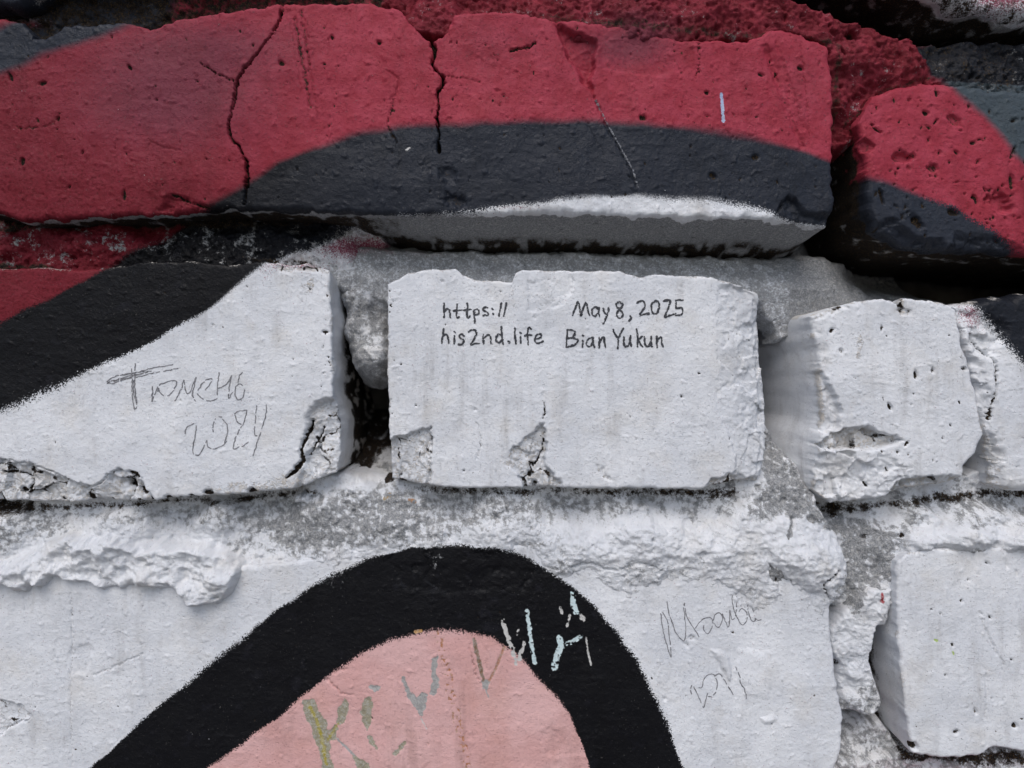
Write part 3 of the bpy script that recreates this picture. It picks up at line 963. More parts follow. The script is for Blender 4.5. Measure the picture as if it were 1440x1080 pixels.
B4 = extent(dict(
    seed=4, y0=-1.0, rough=0.85, edge=5, ragged=1.3, wear=0.45, paint_depth=dict(L=10, R=30, B=3),
    T=[(546, 399), (560, 392), (572, 385), (592, 380), (640, 378), (650, 386), (665, 393), (700, 395), (721, 397), (725, 384), (736, 379), (800, 381), (870, 381), (900, 390), (920, 386),
       (950, 388), (1000, 390), (1040, 400), (1071, 411)],
    R=[(1071, 411), (1077, 450), (1079, 500), (1086, 560), (1088, 595), (1083, 640), (1076, 681)],
    B=[(549, 674), (575, 680), (604, 683), (640, 686), (760, 686), (900, 687), (990, 687), (1010, 681), (1040, 676), (1076, 681)],
    L=[(546, 399), (545, 500), (547, 600), (549, 674)],
    feats=[
        ('chip', [(540, 618), (570, 611), (592, 604), (608, 600), (607, 640), (604, 690), (540, 690)], 2.0, 2.5, -2.4, 0.8, 0.36, 0.7),
        ('crack', [(607, 602), (606, 640), (604, 682)], 3.5, 0.7, 0.35),
        ('chip', [(700, 648), (735, 617), (764, 593), (770, 622), (766, 650), (762, 692), (738, 692), (730, 668)], 2.0, 3, 4.0, 0.6, 0.36, 0.8),
        ('chip', [(764, 648), (782, 668), (795, 684), (795, 692), (758, 692)], 1.2, 4, 0, 0.4, 0.40, 0.9),
        ('crack', [(765, 566), (766, 578), (764, 588)], 2.6, 0.8, 0.8), ('crack', [(766, 618), (760, 640), (750, 655)], 4.0, 1.0, 0.75),
        ('pit', 745, 668, 6, 4, 1.3, 1.5), ('pit', 748, 652, 5, 3, 0.5, 1.2), ('pit', 752, 682, 8, 5, 1.4, 1.6, 0.7),
        ('crack', [(671, 594), (674, 610), (677, 622), (670, 646)], 1.5, 0.4, 0.35),
        ('chip', [(736, 376), (806, 378), (806, 405), (800, 424), (785, 432), (738, 442), (742, 410)], 0.45, 4, 0.3, -0.2, 0.10, 0.35),
        ('chip', [(1008, 400), (1100, 400), (1110, 560), (1096, 700), (1018, 700), (1036, 650), (1028, 625), (1004, 572), (1000, 540), (1008, 500), (1000, 470)], 1.8, 4, 6.0, 0, 0.06, 0.5),
        ('chip', [(1030, 460), (1100, 440), (1105, 620), (1050, 600), (1040, 540)], 0.9, 3, 3.0, 0, 0.08, 0.4),
        ('chip', [(1062, 420), (1100, 420), (1105, 690), (1070, 690), (1074, 560)], 1.3, 3, 3.0, 0, 0.08, 0.4),
        ('chip', [(832, 652), (850, 656), (868, 676), (852, 676)], 0.6, 4, 0, 0, 0.30, 0.5),
        ('chip', [(985, 692), (1000, 672), (1030, 664), (1060, 672), (1085, 668), (1085, 700)], 1.4, 5, 0, 1, 0.46, 1.2),
        ('pit', 959, 558, 3, 2, 1.2, 0.8), ('pit', 652, 662, 2.2, 1.8, 0, 0.8), ('pit', 669, 576, 3.5, 2.6, 0, 0.5, 0.4), ('pit', 622, 396, 4, 3, 1, 0.5, 0.35),
        ('pit', 704, 410, 2.5, 2, 0, 0.5, 0.5), ('pit', 752, 447, 3, 2, 0.8, 0.5, 0.4), ('pit', 585, 570, 1.8, 1.8, 0, 0.5), ('pit', 564, 512, 1.8, 1.8, 0, 0.5), ('pit', 983, 525, 2, 1.6, 0, 0.6),
        ('bare', [(720, 402), (724, 402), (721, 425), (716, 428)], 0.40, 3),
    ] + rand_pits(42, 20, (547, 402, 558, 640), (0.5, 1.5), (0.2, 0.5)) + rand_pits(14, 40, (560, 400, 1060, 670), (0.5, 1.1), (0.2, 0.4))))

B5 = extent(dict(
    seed=5, y0=0.0, clean_side=True, rough=1.1, edge=7, ragged=1.8, wear=0.7, paint_depth=dict(L=60, B=6, T=8, R=14), slant=dict(L=-0.20), side_rough=0.6,
    T=[(1140, 446), (1165, 435), (1185, 428), (1210, 424), (1240, 420), (1262, 426), (1270, 419), (1292, 422), (1325, 424), (1344, 436)],
    R=[(1344, 436), (1352, 480), (1362, 507), (1370, 545), (1376, 580), (1384, 610), (1374, 636), (1358, 655), (1352, 678)],
    B=[(1152, 692), (1176, 710), (1230, 704), (1262, 698), (1285, 688), (1320, 684), (1352, 678)],
    L=[(1140, 446), (1152, 490), (1158, 540), (1162, 590), (1156, 612), (1150, 648), (1152, 692)],
    feats=[
        # hewn slope behind the left arris
        ('chip', [(1130, 520), (1160, 522), (1176, 552), (1186, 580), (1176, 612), (1160, 612), (1130, 600)], 2.6, 4, -5.0, 0, 0.0, 1.0),
        ('chip', [(1130, 440), (1152, 440), (1168, 490), (1172, 530), (1130, 540)], 1.0, 10, -3.0, 0, 0.0, 0.8),
        ('chip', [(1152, 628), (1162, 612), (1190, 602), (1222, 598), (1240, 608), (1262, 612), (1272, 622), (1250, 630), (1225, 634), (1195, 632), (1170, 636)], 3.4, 4, 0, 7.0, 0.46, 1.3),
        ('chip', [(1140, 640), (1172, 632), (1230, 634), (1290, 650), (1300, 672), (1240, 720), (1140, 730)], 1.9, 6, -1.5, 2.6, 0.0, 1.1),
        ('chip', [(1150, 652), (1190, 652), (1198, 672), (1194, 700), (1180, 720), (1140, 720)], 0.9, 4, -1, 0, 0.0, 0.5),
        ('chip', [(1255, 690), (1272, 672), (1300, 668), (1340, 668), (1360, 672), (1360, 700), (1240, 720)], 2.8, 4, 0, 5.0, 0.45, 1.6),
        ('chip', [(1135, 440), (1190, 424), (1200, 432), (1150, 450)], 0.8, 5, 0, 0, 0.40, 0.6),
        ('chip', [(1255, 415), (1262, 440), (1275, 440), (1278, 415)], 1.0, 4, 0, 0, 0.40, 0.8),
        ('chip', [(1265, 430), (1285, 436), (1280, 446), (1266, 446)], 0.8, 3, 0, 0, 0.45, 0.5),
        ('bare', [(1202, 472), (1214, 472), (1216, 500), (1206, 498)], 0.5, 4),
        ('pit', 1287, 527, 7, 3.4, 1.4, 1.4), ('pit', 1312, 520, 5, 3, 1.4, 1.0, 0.6), ('pit', 1252, 572, 7, 2.6, 1.1, 1.2, 0.7), ('pit', 1184, 494, 5, 3, 1.3, 0.8, 0.4),
        ('pit', 1240, 462, 6, 1.2, 1.5, 0.6), ('pit', 1170, 465, 5, 3, -0.6, 0.7), ('pit', 1275, 624, 5, 2.4, -1, 0.9), ('pit', 1263, 636, 4, 3, 0.4, 0.9), ('pit', 1241, 635, 4, 1.4, 1, 0.7),
        ('pit', 1250, 660, 5, 1.6, 1.1, 0.8), ('pit', 1222, 682, 7, 2, 1.0, 1.0), ('pit', 1337, 598, 2.4, 2, 0.4, 0.7), ('pit', 1326, 616, 3, 1, 1.6, 0.6), ('pit', 1170, 631, 4, 2, 0.7, 0.8),
        ('pit', 1357, 518, 5, 4, 0.6, 1.2, 0.7),
    ] + rand_pits(15, 40, (1160, 440, 1360, 690), (0.5, 1.2), (0.2, 0.6))))

B6 = extent(dict(
    seed=6, y0=1.5, rough=1.5, edge=14, edge_depth=1.1, ragged=3.4, wear=0.6, paint_depth=dict(L=16, B=3, T=6), side_rough=1.6,
    T=[(1338, 428), (1370, 426), (1400, 420), (1440, 413), (1520, 412), (1900, 410)],
    R=[(1900, 410), (1905, 540), (1900, 690)],
    B=[(1404, 682), (1425, 688), (1440, 690), (1520, 692), (1900, 690)],
    L=[(1338, 428), (1352, 460), (1360, 490), (1372, 530), (1378, 560), (1384, 590), (1390, 615), (1398, 640), (1404, 682)],
    feats=[
        ('crack', [(1365, 470), (1380, 488), (1398, 505), (1402, 530), (1400, 560), (1392, 590)], 3.6, 1.6, 0.7),
        ('chip', [(1345, 430), (1400, 440), (1425, 460), (1410, 490), (1395, 510), (1370, 500), (1352, 470)], 1.6, 9, 0, 0, 0.15, 1.4),
        ('chip', [(1360, 500), (1384, 500), (1400, 560), (1396, 610), (1380, 600)], 1.6, 10, -2, 0, 0.1, 1.0),
        ('chip', [(1390, 600), (1412, 620), (1420, 660), (1415, 700), (1385, 700)], 2.4, 12, -3, 0, 0.35, 1.2),
    ] + rand_pits(16, 16, (1380, 470, 1500, 670), (0.6, 1.3), (0.3, 0.7))))

B7 = extent(dict(
    seed=7, y0=2.0, rough=0.95, edge=7, ragged=1.6, wear=0.35, paint_depth=dict(R=10), tilt=(0, 0),
    T=[(-60, 790), (300, 800), (420, 790), (560, 765), (700, 765), (850, 770), (1000, 775), (1120, 780), (1176, 800)],
    R=[(1176, 800), (1168, 850), (1167, 880), (1172, 920), (1178, 965), (1186, 1010), (1184, 1055), (1172, 1084)],
    B=[(-60, 1092), (400, 1094), (900, 1094), (1120, 1092), (1172, 1084)],
    L=[(-60, 790), (-62, 900), (-60, 1092)],
    feats=[
        ('crack', [(100, 835), (101, 890), (99, 960), (100, 1080)], 3.0, 0.35, 0.30),
        ('crack', [(132, 950), (150, 942), (165, 936), (186, 926), (200, 920)], 2.6, 0.45, 0.30),
        ('chip', [(92, 920), (110, 908), (128, 902), (132, 925), (120, 948), (96, 950)], 0.3, 4, 0, 0, 0.1, 0.4),
        ('chip', [(-60, 980), (0, 985), (30, 990), (44, 1002), (44, 1012), (20, 1018), (0, 1034), (-60, 1060)], 0.9, 5, 0, 0, 0.25, 0.6),
        ('crack', [(0, 1034), (16, 1020), (40, 1012)], 3.0, 0.8, 0.5),
        ('lump', [(1000, 915), (1012, 912), (1030, 935), (1032, 960), (1024, 955), (1012, 935)], 0.9, 5),
        ('lump', [(1040, 910), (1075, 915), (1090, 945), (1080, 985), (1050, 975), (1035, 940)], 0.45, 12),
        ('lump', [(1070, 1010), (1086, 1003), (1092, 1016), (1074, 1020)], 0.5, 5),
        ('pit', 973, 897, 5, 4, 0.3, 0.6, 0.3), ('pit', 966, 907, 6, 4, 0.3, 0.5, 0.3), ('pit', 935, 983, 5, 4, 1, 0.5, 0.3),
        ('crack', [(460, 955), (470, 965), (480, 975), (498, 978)], 3.2, 0.5, 0.05), ('crack', [(470, 945), (488, 940)], 2.4, 0.4, 0.0),
        ('chip', [(755, 1030), (775, 1018), (795, 1030), (800, 1060), (770, 1066)], 0.35, 6, 0, 0, 0.0, 0.4),
        ('crack', [(660, 912), (670, 950), (676, 966)], 1.6, 0.5, 0.4),
        ('chip', [(545, 790), (600, 785), (660, 800), (700, 790), (760, 800), (740, 830), (640, 840), (560, 830)], 0.35, 9, 0, 0, 0.0, 0.7),
    ] + rand_pits(17, 45, (10, 860, 1160, 1080), (0.5, 1.2), (0.2, 0.5))))

B8 = extent(dict(
    seed=8, y0=1.0, rough=0.9, edge=6, ragged=1.5, wear=0.45, paint_depth=dict(L=60, B=3), side_rough=0.5,
    T=[(1262, 790), (1278, 778), (1310, 772), (1360, 772), (1420, 768), (1500, 766), (2380, 770)],
    R=[(2380, 770), (2384, 920), (2380, 1062)],
    B=[(1284, 1060), (1300, 1064), (1340, 1066), (1375, 1064), (1390, 1056), (1410, 1052), (1440, 1058), (1500, 1060), (2380, 1062)],
    L=[(1262, 790), (1262, 850), (1264, 900), (1270, 960), (1275, 1010), (1284, 1060)],
    feats=[
        ('pit', 1286, 1050, 7, 6, 0.5, 2.0), ('crack', [(1378, 860), (1386, 885), (1398, 912), (1412, 935)], 2.6, 0.5, 0.25), ('crack', [(1386, 935), (1388, 970), (1386, 1010)], 2, 0.3, 0.2),
        ('pit', 1353, 846, 3.4, 2, 1.6, 1.0), ('pit', 1389, 792, 4, 2.4, 0.5, 1.0), ('pit', 1392, 868, 3, 2, 1.2, 0.9), ('pit', 1422, 928, 2.4, 1.6, 0, 0.8), ('pit', 1330, 950, 2, 2, 0, 0.8),
        ('pit', 1345, 1030, 5, 3, -0.5, 0.9), ('pit', 1428, 1022, 6, 4, 0.8, 0.9), ('pit', 1372, 1000, 6, 3, 1.2, 0.7, 0.4), ('pit', 1310, 857, 1.8, 1.6, 0, 0.7), ('pit', 1323, 863, 1.8, 1.6, 0, 0.7),
        ('pit', 1340, 907, 2.6, 1.8, 1.5, 0.8), ('pit', 1363, 816, 2, 1.6, 0, 0.8), ('pit', 1417, 795, 6, 2, 1.5, 0.6, 0.3), ('pit', 1430, 806, 8, 2, 1.4, 0.6, 0.3),
        ('chip', [(1372, 1075), (1380, 1058), (1400, 1050), (1420, 1054), (1440, 1060), (1440, 1075)], 1.6, 5, 0, 0, 0.3, 1.0),
    ] + rand_pits(18, 26, (1285, 790, 1500, 1050), (0.5, 1.2), (0.2, 0.5))))

B0L = extent(dict(
    seed=9, y0=-2.0, side_dirt_shade=0.7, rough=1.4, edge=16, edge_depth=1.2, ragged=4, wear=0.6, sub=0.8, bare=0.0,
    T=[(-520, -320), (90, -318), (588, -320)], R=[(588, -320), (590, -180), (588, -44)],
    B=[(-520, 12), (-60, 10), (0, 6), (22, 10), (40, -2), (70, -22), (200, -36), (400, -40), (588, -44)], L=[(-520, -320), (-522, -150), (-520, 12)]))
B0R = extent(dict(
    seed=10, y0=-4.0, side_dirt_shade=0.8, feats=[('dirt_shade', [(640, -70), (1200, -60), (1320, -20), (1400, -2), (1800, 5), (1800, 60), (640, 0)], 0.42, 14), ('bare', [(1000, -60), (1300, -40), (1440, -5), (1800, 0), (1800, 60), (1000, 0)], 0.3, 14)], rough=1.4, edge=18, edge_depth=1.2, ragged=4, wear=0.6, sub=0.9, paint_depth=dict(B=2.0), side_rough=2.0,
    T=[(640, -320), (1200, -318), (1760, -320)], R=[(1760, -320), (1762, -150), (1760, 30)],
    B=[(640, -46), (900, -48), (1150, -44), (1240, -30), (1300, -14), (1340, 4), (1380, 14), (1440, 22), (1560, 27), (1760, 30)], L=[(640, -320), (638, -180), (640, -46)]))

bricks = {}
for nm, sp, pitch in (('B1', B1, 1.5), ('B2', B2, 1.7), ('B3', B3, 1.5), ('B4', B4, 1.4), ('B5', B5, 1.4), ('B6', B6, 1.8), ('B7', B7, 1.55), ('B8', B8, 1.8), ('B0L', B0L, 4.0), ('B0R', B0R, 3.0)):
    P = np.vstack([np.asarray(sp[k], float) for k in 'TRBL'])
    # the far end of a brick that leaves the picture is trimmed to the wall's bond
    bricks[nm] = make_brick(sp, pitch)

# ---- mortar of the picture
make_mortar([(-120, -90), (560, -90), (640, -60), (900, -40), (1040, -8), (1120, 14), (1190, 36), (1262, 54), (1330, 46), (1440, 44), (1560, 48), (1560, 160), (1440, 150), (1320, 135),
             (1255, 155), (1222, 190), (1196, 206), (1178, 214), (1158, 195), (1150, 80), (1100, 66), (980, 76), (800, 70), (560, 60), (300, 50), (-120, 75)],
            [(0, 10, 7), (150, 15, 8), (300, 5, 8), (450, -5, 7), (560, 5, 3), (600, 20, -3), (600, 50, -4), (680, -5, 1), (800, 5, -3), (900, 20, -6), (1000, 25, -7), (1080, 20, -6),
             (1150, 45, -5), (1200, 75, -4), (1260, 85, -3), (1190, 130, -1), (1185, 190, 3), (1220, 140, 1), (1350, 90, 2), (1440, 100, 4), (1330, 60, 5), (1440, 60, 6), (800, -40, 6), (1000, -10, 2)],
            dict(y0=0, seed=21, deep=0.85, rough=2.0, lumps=1.3, bare=0.12, bare_noise=(0.22, 40), dirt_shade=0.05, sub=1.0, feats=[
                ('dirt_shade', [(-120, -60), (560, -60), (540, 15), (480, 8), (260, 22), (-120, 70)], 0.50, 14),
                ('dirt_shade', [(640, 20), (800, 26), (960, 48), (1060, 55), (1160, 64), (1168, 76), (960, 64), (800, 42), (640, 36)], 0.42, 8),  # painted shade along the lower edge of the proud roll
                ('dirt_shade', [(1165, 70), (1176, 70), (1180, 180), (1168, 190)], 0.45, 6),
                ('dirt_shade', [(1300, 40), (1450, 40), (1450, 130), (1400, 128), (1310, 112)], 0.30, 14),
                ('dirt_shade', [(1180, 190), (1210, 165), (1250, 132), (1310, 112), (1316, 104), (1240, 124), (1190, 165)], 0.42, 6),
                ('pit', 1190, 58, 12, 6, 0.3, 2.5, 0.6), ('pit', 1250, 66, 4, 9, 0.2, 0.6, 0.0)])
            , 1.7, yref=0.0, fall=(8, 7))

make_mortar([(-120, 285), (500, 282), (535, 330), (520, 372), (470, 392), (440, 396), (-120, 398)],
            [(0, 342, 3.5), (100, 342, 1.5), (180, 340, 3.5), (300, 340, 4.5), (400, 342, 6), (470, 352, 10), (520, 350, 20), (0, 312, 9), (100, 312, 7), (200, 312, 9), (320, 308, 10), (420, 305, 12),
             (100, 378, 3), (300, 372, 4), (0, 378, 5), (430, 380, 10)],
            dict(y0=0, seed=23, deep=0.45, rough=2.0, lumps=1.3, bare=0.20, bare_noise=(0.25, 30), sub=1.0, feats=[
                ('dirt_shade', [(-120, 290), (480, 285), (480, 305), (330, 316), (200, 318), (120, 318), (40, 322), (-120, 330)], 0.62, 8),
                ('dirt_shade', [(-20, 366), (60, 370), (90, 378), (60, 386), (-20, 385)], 0.55, 6),
                ('dirt_shade', [(340, 360), (430, 362), (440, 376), (350, 370)], 0.5, 5)]), 1.6, yref=4.0)

make_mortar([(425, 300), (1250, 300), (1340, 340), (1350, 470), (1200, 480), (1090, 480), (1060, 430), (545, 430), (425, 400)],
            lambda x, y: np.interp(y - 0.02 * (x - 720), [310, 334, 346, 356, 400, 470], [46, 42, 27, 19, 13, 16]) * (0.75 + 0.25 * sstep(470, 620, x)) + 34 * sstep(1150, 1300, x) * sstep(450, 380, y),
            dict(y0=0, seed=25, clump=0.2, rough=1.2, lumps=0.45, bare=0.47, bare_noise=(0.05, 30), sub=1.0, feats=[
                ('bare', [(430, 300), (1300, 300), (1300, 420), (1100, 385), (1000, 362), (430, 350)], 0.8, 12),
                ('bare', [(1090, 330), (1300, 330), (1300, 480), (1090, 480)], 0.62, 30)]), 1.7, yref=17.0, fall=(6, 4))

make_mortar([(458, 362), (560, 362), (560, 500), (548, 528), (522, 546), (500, 540), (484, 510), (470, 470)],
            [(480, 380, 18), (530, 380, 16), (505, 420, 10), (500, 460, 10), (520, 500, 9), (520, 530, 12), (470, 450, 16), (545, 430, 15)],
            dict(y0=0, seed=26, clump=0.6, rough=1.5, lumps=0.8, bare=0.48, bare_noise=(0.30, 40), sub=1.0, feats=[
                ('dirt_shade', [(462, 375), (476, 380), (482, 440), (490, 500), (478, 500), (466, 430)], 0.55, 6)]), 1.5, yref=12.0, fall=(26, 16))

make_mortar([(440, 585), (575, 585), (590, 700), (430, 700)],
            lambda x, y: np.interp(y, [590, 620, 645, 668, 690, 700], [60, 46, 32, 17, 8, 6]),
            dict(y0=0, seed=29, rough=1.5, lumps=1.0, bare=0.42, bare_noise=(0.2, 30), sub=1.0, feats=[
                ('dirt_shade', [(430, 570), (560, 570), (560, 625), (528, 640), (520, 662), (480, 664), (430, 660)], 0.75, 12)]), 1.6, yref=20.0, fall=(4, 2))

ROLL = [(-90, 790), (0, 792), (40, 772), (60, 760), (85, 748), (130, 752), (170, 748), (200, 764), (245, 758), (300, 764), (335, 775), (347, 800), (338, 828), (322, 850), (290, 859), (262, 852),
        (246, 834), (200, 828), (165, 833), (110, 826), (86, 813), (72, 826), (40, 836), (0, 824), (-90, 828)]
make_mortar([(-120, 680), (400, 668), (450, 664), (490, 668), (560, 672), (572, 676), (1055, 668), (1072, 590), (1098, 596), (1125, 640), (1150, 690), (1168, 728), (1184, 760), (1194, 792), (1190, 832),
             (1168, 856), (1150, 880), (1050, 890), (900, 880), (700, 850), (560, 860), (420, 880), (350, 880), (280, 885), (200, 860), (-120, 860)],
            [(0, 706, 13), (60, 715, 9), (130, 715, 9), (250, 706, 15), (330, 704, 15), (390, 700, 14), (440, 690, 9), (0, 740, 4), (150, 738, 3.0), (300, 728, 4), (450, 722, 3), (560, 700, 6), (640, 700, 9), (800, 700, 10),
             (920, 702, 10), (1020, 705, 8), (700, 725, 3), (900, 722, 3.5), (700, 748, 0.8), (540, 750, 1.0), (900, 748, 0.2), (1050, 735, 1.5), (1120, 665, 8), (1092, 630, 16), (1100, 690, 5), (1165, 745, 4), (1140, 790, -0.5),
             (1180, 800, 1.0), (1030, 790, 0.4), (900, 790, 0.6), (800, 780, 0.9), (620, 775, 2.0), (480, 800, 2.6), (400, 835, 3.4), (700, 800, 3.6), (800, 845, 3.4), (600, 820, 4), (1000, 845, 2.6), (1100, 845, 2.0),
             (950, 870, 4), (1100, 880, 4), (520, 672, 12), (510, 690, 5), (100, 850, 5), (250, 850, 5), (0, 850, 5), (350, 860, 5)],
            dict(y0=0, seed=28, rough=1.4, lumps=0.75, bare=0.21, bare_noise=(0.24, 60), sub=1.0, feats=[
                ('bare', [(1080, 600), (1110, 610), (1150, 690), (1178, 748), (1150, 745), (1100, 735), (1050, 722), (1075, 680)], 0.62, 14),
                ('bare', [(360, 725), (440, 695), (560, 685), (620, 715), (590, 760), (500, 770), (420, 790), (370, 770)], 0.60, 22),
                ('bare', [(-120, 700), (120, 716), (220, 712), (300, 708), (440, 690), (560, 680), (760, 690), (1070, 690), (1110, 640), (1170, 735), (1060, 716), (960, 716), (860, 735), (700, 742), (600, 770), (480, 775), (400, 775), (340, 760), (300, 740), (180, 745), (90, 740), (40, 770), (-120, 800)], 0.46, 22),
                ('dirt_shade', [(-120, 690), (0, 706), (60, 712), (215, 706), (300, 705), (440, 690), (440, 702), (330, 714), (215, 715), (100, 722), (0, 728), (-120, 728)], 0.55, 9),  # shadow gap under the left brick, painted dark on the bed
                ('dirt_shade', [(560, 684), (900, 688), (1060, 686), (1030, 708), (960, 704), (760, 700), (620, 700)], 0.50, 9),  # shadow gap under the centre brick, painted dark likewise
                ('dirt_shade', [(484, 580), (560, 580), (560, 628), (530, 650), (500, 662), (484, 665)], 0.60, 12),
                ('dirt_shade', [(535, 664), (552, 664), (550, 680), (536, 684)], 0.9, 4),
                ('lump', ROLL, 6.2, 14, 0, 0.75),
                ('lump', [(1060, 745), (1100, 720), (1160, 735), (1188, 780), (1186, 820), (1160, 840), (1130, 835), (1110, 800), (1080, 790), (1062, 770)], 1.5, 14, 's', 0.8),
                ('lump', [(800, 745), (880, 728), (960, 730), (1010, 752), (1000, 780), (960, 792), (900, 790), (830, 800), (790, 780)], 1.2, 14, 's', 0.7),
                ('chip', [(1076, 788), (1092, 796), (1110, 812), (1124, 830), (1118, 842), (1102, 832), (1090, 822), (1078, 812)], 1.4, 5, 0, 0, 0.75, 0.6),
                ('chip', [(1112, 724), (1118, 728), (1114, 752), (1104, 762), (1098, 750)], 0.8, 4, 0, 0, 0.75, 0.5),
                ('chip', [(1140, 720), (1152, 735), (1148, 744), (1134, 730)], 0.6, 4, 0, 0, 0.7, 0.5),
                ('crack', [(1174, 800), (1162, 812), (1152, 818), (1156, 828), (1162, 840)], 3.2, 1.4, 0.7),
                ('crack', [(800, 795), (830, 790), (860, 800), (900, 790), (930, 800)], 3.0, 0.9, 0.15),
            ]), 1.55, yref=3.0, fall=(7, 8))

make_mortar([(1140, 690), (1180, 690), (1400, 660), (1560, 660), (1560, 800), (1440, 800), (1285, 812), (1262, 850), (1250, 884), (1200, 890), (1150, 870), (1172, 820), (1186, 790), (1172, 750)],
            [(1175, 722, 20), (1185, 735, 14), (1200, 765, 9), (1215, 800, 8), (1190, 845, 9), (1165, 862, 14), (1235, 840, 5), (1250, 712, 13), (1320, 705, 12), (1400, 700, 12), (1300, 728, 5), (1400, 730, 4), (1350, 758, -0.5), (1430, 758, -1.0),
             (1290, 765, 2), (1440, 700, 11), (1275, 795, 3.5), (1350, 795, 6), (1440, 795, 6), (1248, 770, 6)],
            dict(y0=0, seed=31, rough=1.5, lumps=0.8, bare=0.30, bare_noise=(0.26, 45), sub=1.0, feats=[
                ('bare', [(1260, 700), (1440, 690), (1440, 725), (1300, 722)], 0.5, 12),
                ('bare', [(1178, 735), (1230, 730), (1262, 760), (1258, 800), (1230, 835), (1185, 850), (1178, 820), (1192, 790)], 0.66, 10),
                ('lump', [(1262, 765), (1290, 738), (1350, 735), (1420, 732), (1520, 735), (1520, 776), (1440, 772), (1380, 766), (1330, 772), (1280, 772)], 1.6, 10, 0, 0.8),
                ('dirt_shade', [(1150, 700), (1180, 714), (1260, 708), (1330, 694), (1400, 690), (1560, 690), (1560, 705), (1400, 705), (1320, 712), (1240, 722), (1185, 738)], 0.55, 8),  # painted shadow gap beneath the right-hand bricks
                ('dirt_shade', [(1156, 858), (1172, 858), (1174, 878), (1166, 890)], 0.9, 4),
                ('pit', 1266, 752, 5, 4, 0, 1.5), ('pit', 1222, 758, 6, 5, 0, 1.2, 0.5), ('crack', [(1270, 798), (1276, 785), (1296, 776)], 5, 1.5, 0.7)]), 1.6, yref=6.0, fall=(7, 8))

make_mortar([(1160, 880), (1188, 852), (1204, 824), (1262, 815), (1260, 850), (1246, 880), (1240, 905), (1233, 930), (1241, 958), (1252, 985), (1248, 1002), (1232, 1013), (1205, 1013), (1176, 1010), (1176, 980), (1170, 940), (1160, 910)],
            [(1210, 850, 4), (1240, 845, 4), (1200, 900, 4.5), (1205, 950, 5), (1215, 990, 4), (1235, 985, 5), (1180, 960, 8), (1180, 1000, 8)],
            dict(y0=0, seed=33, rough=1.5, lumps=0.7, bare=0.08, bare_noise=(0.20, 40), sub=1.0, feats=[
                ('bare', [(1170, 990), (1200, 975), (1225, 950), (1245, 960), (1260, 1000), (1230, 1020), (1170, 1020)], 0.46, 14),
                ('bare', [(1192, 830), (1208, 815), (1215, 830), (1208, 845), (1204, 868), (1190, 862)], 0.8, 5),
                ('pit', 1226, 926, 4, 3, 1, 1.0, 0.6), ('pit', 1180, 935, 8, 4, 1.3, 1.5, 0.7)]), 1.5, yref=5.0, fall=(13, 16))

make_mortar([(1150, 1025), (1190, 1012), (1245, 1012), (1278, 1055), (1310, 1150), (1150, 1150)],
            [(1190, 1020, 20), (1220, 1035, 12), (1210, 1070, 10), (1250, 1060, 14), (1260, 1075, 12), (1180, 1075, 14)],
            dict(y0=0, seed=34, rough=1.5, lumps=0.8, bare=0.42, bare_noise=(0.20, 30), sub=1.0), 1.6, yref=12.0)
make_mortar([(-120, 1085), (1150, 1078), (1280, 1060), (1380, 1046), (1560, 1046), (1560, 1170), (-120, 1170)],
            [(0, 1090, 10), (600, 1095, 10), (1150, 1090, 8), (1300, 1075, 9), (1400, 1068, 7), (1440, 1075, 5), (1000, 1130, 6)],
            dict(y0=0, seed=35, rough=1.5, lumps=1.0, bare=0.40, bare_noise=(0.2, 30), sub=1.0, feats=[
                ('dirt_shade', [(1270, 1056), (1380, 1054), (1560, 1054), (1560, 1074), (1400, 1078), (1270, 1075)], 0.60, 8)]), 2.4, yref=7.0)


# ---- writing on the bricks
def surf(spec, P):
    return relief(P[:, 0].copy(), P[:, 1].copy(), spec)[0]


